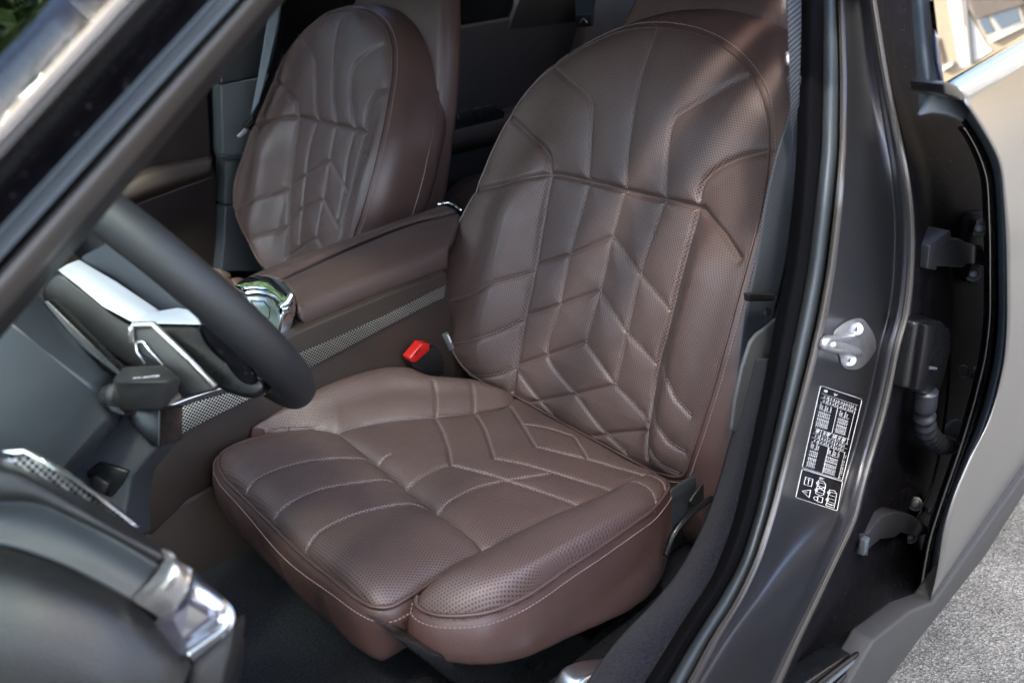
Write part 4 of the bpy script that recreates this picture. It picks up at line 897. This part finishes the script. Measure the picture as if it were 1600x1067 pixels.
# armrest lids
AA = Y(462, 468, .10); AB = Y(722, 366, .10); AN = np.cross(AB-AA, [0, 1., 0]); AN /= np.linalg.norm(AN); AN = -AN if AN[2] < 0 else AN
def PA(lift, *p): return [PL(a, b, AA+AN*lift, AN) for a, b in p]
L0 = PA(-.012, (386,434),(400,427),(472,399),(602,352),(684,323),); L1 = PA(.002, (408,431),(422,426),(500,398),(610,355),(700,323),); L2 = PA(-.004, (436,437),(447,432),(541,390),(640,351),(715,330))
loft('left_lid', [L0, L1, L2], ARMP, co, n=60, m=14, th=.015, uv=True)
tube('lid_gap', [p-AN*.003 for p in PA(-.002, (436,438),(541,391),(640,352),(716,332))], .0022, BLK, co, n=40)
R0 = PA(-.005, (440,438),(451,433),(543,392),(640,353),(716,333)); R1 = PA(.003, (448,445),(461,440),(553,400),(648,362),(718,341)); R2 = PA(0, (458,459),(474,455),(566,417),(650,384),(712,361)); R3 = Ys(.111, (466,480),(482,475),(572,437),(650,407),(702,385)); R4 = Ys(.117, (472,500),(488,493),(578,455),(650,428),(700,408)); R5 = Ys(.116, (478,509),(492,503),(582,466),(650,440),(700,421))
rl = loft('right_lid', [R0, R1, R2, R3, R4, R5], ARMP, co, n=60, m=30, th=.015, uv=True)
slab('lid_front', [R0[0], R1[0], R2[0], R3[0], R4[0], R5[0], R5[0]+np.array((0, -.10, -.0)), R0[0]+np.array((0, -.06, -.03))], (-.01, 0, 0), BLK, co, b=.001)
slab('console_top', [p for p in PA(-.03, (395,440),(440,445),(470,480),(690,400),(705,350),(700,335),(684,330))], -AN*.10, BLK, co, b=.004)
fr = slab('chrome_bezel', PA(.004, (366,444),(383,434),(402,429),(420,431),(438,437),(450,446),(458,456),(462,468),(452,478),(440,482),(436,467),(428,458),(416,451),(398,448),(382,450)), -AN*.012, CHROME, co, b=.003)
slab('bezel_side', Ys(.112, (458,457),(463,470),(463,490),(456,512),(448,534),(441,528),(436,518),(440,500),(439,480),(450,470)), (0, -.012, 0), CHROME, co, b=.003)
slab('control_panel', PA(-.010, (370,452),(384,450),(418,452),(437,467),(440,494),(435,518),(425,512),(395,500),(375,475)), -AN*.01, ALU, co, b=.001)
tube('control_outline', PA(-.009, (392,470),(412,470),(422,482),(420,498),(404,490),(392,470)), .0007, BLK, co, seg=6)
tube('control_outline', PA(-.009, (398,455),(405,452),(425,462),(434,480)), .0008, BLK, co, n=20, seg=6)
tube('rear_trim', PA(.002, (684,320),(700,317),(722,329)), .003, CHROME, co, n=12)
# seat belt buckle
bu = thing('belt_buckle', 'black seat belt buckle with bright red release button', 'belt buckle', Y(680, 590, .135))
slab('buckle_body', Ys(.160, (641,562),(650,553),(671,545),(683,542),(697,566),(694,583),(681,594),(668,591),(645,572)), (0, -.022, 0), BLK, bu, b=.003)
slab('release_button', Ys(.1625, (640,560),(660,536),(672,537),(672,547),(651,566),(643,566)), (0, -.02, 0), RED, bu, b=.002)
p0_ = Y(648, 556, .1640); v, f = text('t', 'PRESS', p0_, Y(664, 540, .1640)-p0_, Y(644, 551, .164)-p0_, .0062, BLK, None); mesh('button_lettering', v, f, BLK, bu, smooth=False)
tube('buckle_stem', [Y(685, 585, .150), Y(700, 640, .150)], .008, BLK, bu, n=6)

# ================================================================== CABIN
fl = mesh('floor', [(1.1,-.8,.27),(-1.6,-.8,.27),(-1.6,.74,.27),(1.1,.74,.27)], [[0,1,2,3]], MAT_, None, smooth=False); struct(fl)
solid(fl, .1)
o = slab('sill_box', [(1.2,.70,.27),(-1.2,.70,.27),(-1.2,.70,.43),(1.2,.70,.43)], (0, .06, 0), BLK, body, b=.01)
slab('belt_cover', Ys(.640, (1037,790),(1050,766),(1075,750),(1108,733),(1107,752),(1082,790),(1052,830),(1038,852)), (0, -.006, 0), GPL, seat, b=.003)
slab('belt_anchor', Ys(.652, (1078,784),(1096,758),(1112,742),(1120,760),(1108,778),(1086,798)), (0, -.004, 0), BLK, seat, b=.002)
tube('side_handle', Ys(.675, (1040,868),(1052,835),(1075,805),(1095,790),(1112,778)), .0045, BLKG, seat, n=30)
slab('sill_step', Ys(.745, (905,1067),(922,1056),(960,1047),(996,1046),(1006,1062),(1000,1100),(890,1110)), (0, -.03, 0), ALU, body, b=.006, smooth_n=30)
fm = thing('floor_mat', 'dark carpet floor mat with bound edge in the driver footwell', 'floor mat', (.65, .35, .275))
slab('mat_pile', [(.95,.62,.274),(.98,.12,.274),(.50,.10,.274),(.40,.30,.274),(.38,.60,.274)], (0,0,.010), nmat('grey mat pile', (.016,.0155,.015), 1., noise=.7, nscale=300, bump=1., bscale=450), fm, b=.003)
tube('mat_binding', [(.95,.62,.285),(.98,.12,.285),(.50,.10,.285),(.40,.30,.285),(.38,.60,.285)], .004, BLK, fm, closed=True, seg=8)
# driver's belt and the trim behind it
slab('pillar_trim', Ys(.715, (1176,697),(1144,672),(1150,625),(1161,575),(1174,535),(1184,522),(1198,512),(1214,498),(1250,500),(1240,720)), (0, -.006, 0), nmat('slate pillar plastic', (.085,.092,.095), .5, bump=.3, bscale=900), body, b=.006)
db = thing('driver_seat_belt', 'grey webbing seat belt hanging behind the driver seat beside the pillar', 'seat belt', Y(1180, 500, .70))
loft('webbing', [[Y(1230,120,.71), Y(1233,175,.71), Y(1212,247,.705), Y(1195,320,.70), Y(1180,412,.70), Y(1167,480,.70), Y(1156,560,.68), Y(1144,660,.66), Y(1118,770,.64)], [Y(1243,120,.715), Y(1243,175,.715), Y(1228,250,.71), Y(1212,330,.706), Y(1200,412,.705), Y(1190,480,.70), Y(1174,560,.685), Y(1158,660,.665), Y(1128,775,.645)], [Y(1252,120,.72), Y(1252,175,.72), Y(1248,250,.72), Y(1240,330,.715), Y(1229,412,.712), Y(1212,490,.705), Y(1192,560,.69), Y(1172,650,.67), Y(1138,778,.65)]], WEBB, db, n=80, m=10, th=.0012, uv=True)
loft('shoulder_webbing', [[Y(1229,-50,.735), Y(1231,40,.73), Y(1235,160,.725), Y(1242,300,.72)], [Y(1252,-50,.74), Y(1252,40,.737), Y(1249,160,.73), Y(1246,300,.722)]], WEBB, db, n=60, m=6, th=.0012, uv=True)
slab('belt_slide', Ys(.722, (1170,459),(1213,459),(1212,471),(1171,472)), (0, -.008, 0), BLK, db, b=.002)
disc('belt_stop', Y(1197, 488, .712), (.4,.8,.4), .0055, .004, BLK, db)
tube('belt_tongue', [Y(1229,92,.72), Y(1231,100,.735), Y(1230,83,.73)], .002, STEEL, db, n=8)
# passenger side door
pdr = thing('passenger_door', 'brown leather passenger door panel with stitched armrest across the cabin', 'car door', (.1, -.76, .3))
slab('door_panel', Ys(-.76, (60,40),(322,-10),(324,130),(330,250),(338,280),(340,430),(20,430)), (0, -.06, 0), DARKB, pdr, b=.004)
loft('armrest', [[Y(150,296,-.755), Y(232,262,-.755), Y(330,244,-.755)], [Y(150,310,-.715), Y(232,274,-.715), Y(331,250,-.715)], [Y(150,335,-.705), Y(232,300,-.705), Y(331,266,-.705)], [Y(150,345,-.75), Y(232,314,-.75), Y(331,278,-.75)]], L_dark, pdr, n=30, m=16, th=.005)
P_ = np.array(Ys(-.742, (170,337),(232,313),(331,277))); dashes('armrest_stitching', resamp(P_, 40), pdr, np.array((0, 1., 0)), .006, .0009)
pil2 = thing('passenger_pillar', 'slate plastic pillar trim beside the passenger seat with grey belt', 'pillar trim', (-.1, -.72, .3))
slab('upper_trim', Ys(-.73, (343,-40),(345,132),(400,121),(440,110),(450,-40)), (0, -.05, 0), GPL, pil2, b=.004)
slab('lower_trim', Ys(-.725, (345,134),(348,240),(352,250),(352,320),(400,320),(440,240),(440,112),(400,123)), (0, -.05, 0), nmat('slate pillar trim', (.055,.064,.070), .5), pil2, b=.004)
slab('pillar_foot', Ys(-.72, (352,322),(350,380),(345,425),(420,425),(420,322)), (0, -.05, 0), nmat('navy trim', (.030,.034,.044), .6), pil2, b=.004)
slab('door_gap', Ys(-.775, (322,-60),(346,-60),(350,440),(330,440)), (0, -.05, 0), RUB, pil2, b=.002)
slab('pillar_step', Ys(-.715, (346,245),(353,241),(400,238),(400,250),(352,252)), (0, -.02, 0), GPL, pil2, b=.003)
pb = thing('passenger_seat_belt', 'grey belt hanging beside the passenger seat with bright metal tongue', 'seat belt', Y(410, 100, -.68))
loft('webbing', [[Y(430,-60,-.66), Y(418,30,-.66), Y(403,120,-.655), Y(392,180,-.65)], [Y(445,-60,-.65), Y(436,30,-.65), Y(420,100,-.645), Y(404,160,-.64)]], nmat('light grey webbing', (.10,.125,.14), .7), pb, n=30, m=6, th=.0014, uv=True)
loft('webbing_edge', [[Y(446,-60,-.655), Y(438,30,-.655), Y(422,110,-.65), Y(387,200,-.64)], [Y(456,-60,-.65), Y(449,30,-.65), Y(432,110,-.645), Y(392,205,-.63)]], RUB, pb, n=30, m=4, th=.002)
slab('belt_tongue', Ys(-.63, (371,213),(383,201),(387,203),(385,208),(375,216)), (0, -.006, 0), STEEL, pb, b=.001)
slab('tongue_cover', Ys(-.632, (381,196),(395,184),(398,192),(386,203)), (0, -.01, 0), BLK, pb, b=.002)
# rear seat and dark rear cabin
rs = thing('rear_bench', 'dark brown rear bench seat in the shade behind the front seats', 'rear seat', (-1.0, 0, .3))
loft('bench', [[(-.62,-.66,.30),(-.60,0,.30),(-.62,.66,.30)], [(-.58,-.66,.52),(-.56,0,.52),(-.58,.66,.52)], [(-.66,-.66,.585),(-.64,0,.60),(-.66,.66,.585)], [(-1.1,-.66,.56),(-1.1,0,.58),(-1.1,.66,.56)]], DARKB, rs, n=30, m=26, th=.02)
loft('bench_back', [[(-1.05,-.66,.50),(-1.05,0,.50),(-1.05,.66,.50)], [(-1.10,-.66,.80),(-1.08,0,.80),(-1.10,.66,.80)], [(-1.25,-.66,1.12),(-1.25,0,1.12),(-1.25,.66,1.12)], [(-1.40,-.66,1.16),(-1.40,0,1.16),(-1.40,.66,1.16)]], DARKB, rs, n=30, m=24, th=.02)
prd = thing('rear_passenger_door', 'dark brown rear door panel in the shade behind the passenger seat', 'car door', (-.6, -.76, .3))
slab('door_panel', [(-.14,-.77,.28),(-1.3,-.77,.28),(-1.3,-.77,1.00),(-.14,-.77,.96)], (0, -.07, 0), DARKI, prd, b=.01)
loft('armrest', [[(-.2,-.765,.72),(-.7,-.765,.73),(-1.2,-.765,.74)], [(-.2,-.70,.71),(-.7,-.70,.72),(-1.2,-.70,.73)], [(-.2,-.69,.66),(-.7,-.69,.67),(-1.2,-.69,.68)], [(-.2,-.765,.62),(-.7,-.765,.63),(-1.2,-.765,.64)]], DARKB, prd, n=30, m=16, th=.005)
slab('grab_recess', Ys(-.70, (700,178),(770,165),(790,175),(785,200),(720,214),(700,205)), (0, -.01, 0), BLKG, prd, b=.003)
for px in (706, 716): disc('switch', Y(px, 184, -.69), (0,1,0), .006, .004, GPL, prd)
rb = thing('rear_seat_belt', 'dark rear seat belt with small metal buckle above the rear seat', 'seat belt', X(905, 60, -.95))
slab('webbing', [X(a, b, -.96) for a, b in ((897,-30),(933,-30),(926,24),(900,26))], (-.004, 0, 0), nmat('navy webbing', (.025,.032,.042), .7), rb, b=0)
slab('buckle', [X(a, b, -.95) for a, b in ((898,24),(926,22),(924,42),(900,44))], (-.01, 0, 0), BLK, rb, b=.003)
tube('metal_tongue', [X(906, 36, -.945), X(912, 30, -.94), X(918, 36, -.945)], .0015, STEEL, rb, n=12)
# shell closing the rear of the cabin, the far side and the footwell
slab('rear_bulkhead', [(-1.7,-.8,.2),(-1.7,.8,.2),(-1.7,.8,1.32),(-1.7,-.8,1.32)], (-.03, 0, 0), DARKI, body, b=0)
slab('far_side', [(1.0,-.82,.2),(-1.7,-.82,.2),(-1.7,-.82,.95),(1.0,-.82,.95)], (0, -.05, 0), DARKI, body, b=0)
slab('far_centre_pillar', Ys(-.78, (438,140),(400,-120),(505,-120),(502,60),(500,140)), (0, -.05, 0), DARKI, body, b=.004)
TG = nmat('dark tinted rear glass', (.004,.004,.005), .05); tinted(TG, .05)
slab('rear_side_glass', [(-.10,-.785,.93),(-1.0,-.785,.96),(-1.0,-.70,1.36),(-.10,-.70,1.36)], (0, -.004, 0), TG, body, b=0)
slab('far_front_glass', [(-.10,-.785,.93),(.9,-.785,.90),(.35,-.70,1.30),(-.10,-.70,1.36)], (0, -.004, 0), WG, body, b=0)
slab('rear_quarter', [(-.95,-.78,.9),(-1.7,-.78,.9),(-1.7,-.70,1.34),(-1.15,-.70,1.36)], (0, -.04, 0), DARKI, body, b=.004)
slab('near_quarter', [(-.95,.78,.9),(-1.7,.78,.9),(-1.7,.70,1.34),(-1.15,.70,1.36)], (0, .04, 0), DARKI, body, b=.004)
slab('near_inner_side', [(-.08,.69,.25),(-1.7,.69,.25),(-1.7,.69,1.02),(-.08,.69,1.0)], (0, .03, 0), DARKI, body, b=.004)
slab('footwell', [(1.05,-.8,.2),(1.05,.74,.2),(1.05,.74,.80),(1.05,-.8,.80)], (.03, 0, 0), BLK, body, b=0)
slab('dash_top', [(1.1,.72,.80),(.86,.66,.86),(.78,0,.86),(.80,-.72,.84),(1.1,-.72,.80)], (0, 0, -.25), BLK, da, b=.03)

# ================================================================== BUILDING ACROSS THE YARD (seen mirrored in the rear side glass) AND TREES
PLAS = nmat('cream plaster', (.36,.29,.19), .9, noise=.06, nscale=3, bump=.3, bscale=30)
WHT = nmat('white render', (.62,.60,.56), .9, noise=.03)
SHUT = nmat('beige roller shutter', (.20,.16,.125), .6)
FRM = nmat('cream window frame', (.38,.35,.29), .5)
PANE = nmat('dark window pane', (.02,.03,.03), .03, spec=1., coat=1.)
LEAFW = nmat('leaf green', (.07,.16,.03), .6, noise=.5, nscale=6)
XB = -26.
def refl(px, py):
    q = PL(px, py, GP, GN); d_ = ray(px, py); r = d_-2*np.dot(d_, GN)*GN; return q+r*(XB-q[0])/r[0]
bld = thing('apartment_house', 'cream plaster apartment house with beige roller shutters reflected in the side glass', 'building', (XB, 9, 0))
def wallp(name, pts, dep, mat, out, parent=bld, b=0): 
    P = [refl(a, b_)+np.array((out, 0, 0)) for a, b_ in pts]; return slab(name, P, (-dep, 0, 0), mat, parent, b=b)
slab('wall', [(XB, -26, 0), (XB, 40, 0), (XB, 40, 13), (XB, -26, 13)], (-6, 0, 0), PLAS, bld, b=0)
wallp('white_bay', [(1479,-20),(1484,15),(1492,60),(1500,108),(1512,104),(1520,100),(1514,60),(1508,15),(1503,-20)], .3, WHT, .02)
wallp('white_gable', [(1512,18),(1528,45),(1540,68),(1551,79),(1521,98),(1517,60)], .3, WHT, .03)
wallp('downpipe', [(1507,-10),(1512,-10),(1521,97),(1517,100)], .1, nmat('grey downpipe', (.22,.20,.19), .6), .12)
wallp('side_shutter', [(1501,-12),(1507,-12),(1513,38),(1507,42)], .05, SHUT, .06)
wf = wallp('window', [(1527,31),(1595,10),(1602,34),(1550,63),(1541,55)], .1, FRM, .05)
wallp('pane', [(1531,33),(1544,27),(1556,49),(1542,54)], .1, PANE, .07, wf); wallp('pane', [(1551,25),(1590,13),(1596,34),(1566,46)], .1, PANE, .07, wf)
sh = wallp('roller_shutter', [(1511,-20),(1600,-60),(1610,5),(1597,8),(1527,30),(1513,10)], .1, SHUT, .10)
# slats of the shutter: raised ribs
rb_ = []
for k_ in range(18):
    a = refl(1511+k_*.9, -16+k_*2.6); b = refl(1602, -44+k_*2.9); dd = b-a; L_ = np.linalg.norm(dd); dd /= L_; up_ = np.cross(dd, (1, 0, 0)); rb_.append(boxm((a+b)/2+np.array((.13, 0, 0)), (L_/2, .012, .02), (dd, up_, np.cross(dd, up_))))
multi('slats', rb_, SHUT, sh)
wallp('sill', [(1546,59),(1552,62),(1606,36),(1606,40),(1550,67)], .2, WHT, .15, bld)
wallp('sill', [(1471,106),(1490,96),(1492,101),(1474,112)], .2, WHT, .15, bld)
wallp('narrow_window', [(1464,60),(1468,60),(1478,97),(1472,100)], .1, nmat('brown window', (.12,.07,.05), .4), .05)
LEAF = [nmat('leaf deep', (.045,.085,.022), .55), nmat('leaf bright', (.09,.17,.035), .55)]
def tree(loc, h, r, label, n=5200, seed=1):
    t = thing('garden_tree', label, 'tree', loc, 'trees along the yard'); g = np.random.default_rng(seed); L_ = np.array(loc, float)
    tube('trunk', [L_, L_+(.1, .05, h*.35), L_+(0, .1, h*.7)], [.22, .14, .06], nmat('bark', (.09,.07,.05), .9, noise=.3), t, n=14, seg=10)
    cl = L_+np.stack([g.normal(0, r*.42, 26), g.normal(0, r*.42, 26), h*.68+g.normal(0, h*.17, 26)], 1)
    c = cl[g.integers(0, 26, n)]+g.normal(0, r*.20, (n, 3)); V_ = []; F_ = []; mi = []
    a = g.normal(size=(n, 3)); a /= np.linalg.norm(a, axis=1)[:, None]; b = np.cross(a, g.normal(size=(n, 3))); b /= np.linalg.norm(b, axis=1)[:, None]; s_ = g.uniform(.07, .15, n)[:, None]
    V_ = np.stack([c-a*s_, c+b*s_*.6, c+a*s_, c-b*s_*.6], 1).reshape(-1, 3); F_ = [[4*i, 4*i+1, 4*i+2, 4*i+3] for i in range(n)]
    mesh('crown', V_, F_, None, t, smooth=False, mats=LEAF, midx=g.integers(0, 2, n))
tree((2.5, -7.5, 0), 6.0, 2.6, 'tallest leafy green tree beyond the windscreen', 6000, 3)
tree((-1.5, -8.5, 0), 5.2, 2.4, 'rounded green tree behind the far side of the car', 5000, 5)
tree((6.5, -7.0, 0), 5.0, 2.2, 'loose green tree farthest ahead of the car', 5000, 8)
tree((.4, -6.2, -.9), 5.2, 2.7, 'dense low green tree directly across from the windscreen', 8000, 31)
tree((4.6, 4.4, 0), 8.6, 3.6, 'broad leafy tree overhanging the open side of the car', 7000, 21)

# the opened front door, swung forward beside the camera
fd = thing('driver_door', 'dark driver door swung wide open ahead of the camera', 'car door', (1.12, .92, .35))
a_ = radians(66); dx_ = np.array((-cos(a_), sin(a_), 0)); nx_ = np.array((sin(a_), cos(a_), 0)); h0 = np.array((1.55, .93, .36))
slab('door_shell', [h0+dx_*u+np.array((0,0,v)) for u, v in ((0,0),(1.0,0),(1.05,.3),(1.05,.62),(0,.58))], nx_*.10, PAINT, fd, b=.02)
slab('door_lining', [h0-nx_*.02+dx_*u+np.array((0,0,v)) for u, v in ((.06,.05),(.95,.05),(1.0,.3),(1.0,.58),(.06,.54))], nx_*.02, GLEA, fd, b=.005)

hg = thing('garden_hedge', 'tall clipped green hedge running along the yard beyond the far side of the car', 'hedge', (0, -9, 0))
box('hedge_core', (0, -9.4, 4.0), (10, .5, 4.0), nmat('hedge inside', (.02,.035,.012), .9), hg, b=0)
g = np.random.default_rng(5); n = 24000
c = np.stack([g.uniform(-10.2, 10.2, n), -8.85+g.normal(0, .10, n), g.uniform(0, 8.3, n)], 1); a = g.normal(size=(n, 3)); a /= np.linalg.norm(a, axis=1)[:, None]; b = np.cross(a, g.normal(size=(n, 3))); b /= np.linalg.norm(b, axis=1)[:, None]; s_ = g.uniform(.06, .13, n)[:, None]
mesh('foliage', np.stack([c-a*s_, c+b*s_*.6, c+a*s_, c-b*s_*.6], 1).reshape(-1, 3), [[4*i, 4*i+1, 4*i+2, 4*i+3] for i in range(n)], None, hg, smooth=False, mats=LEAF, midx=g.integers(0, 2, n))
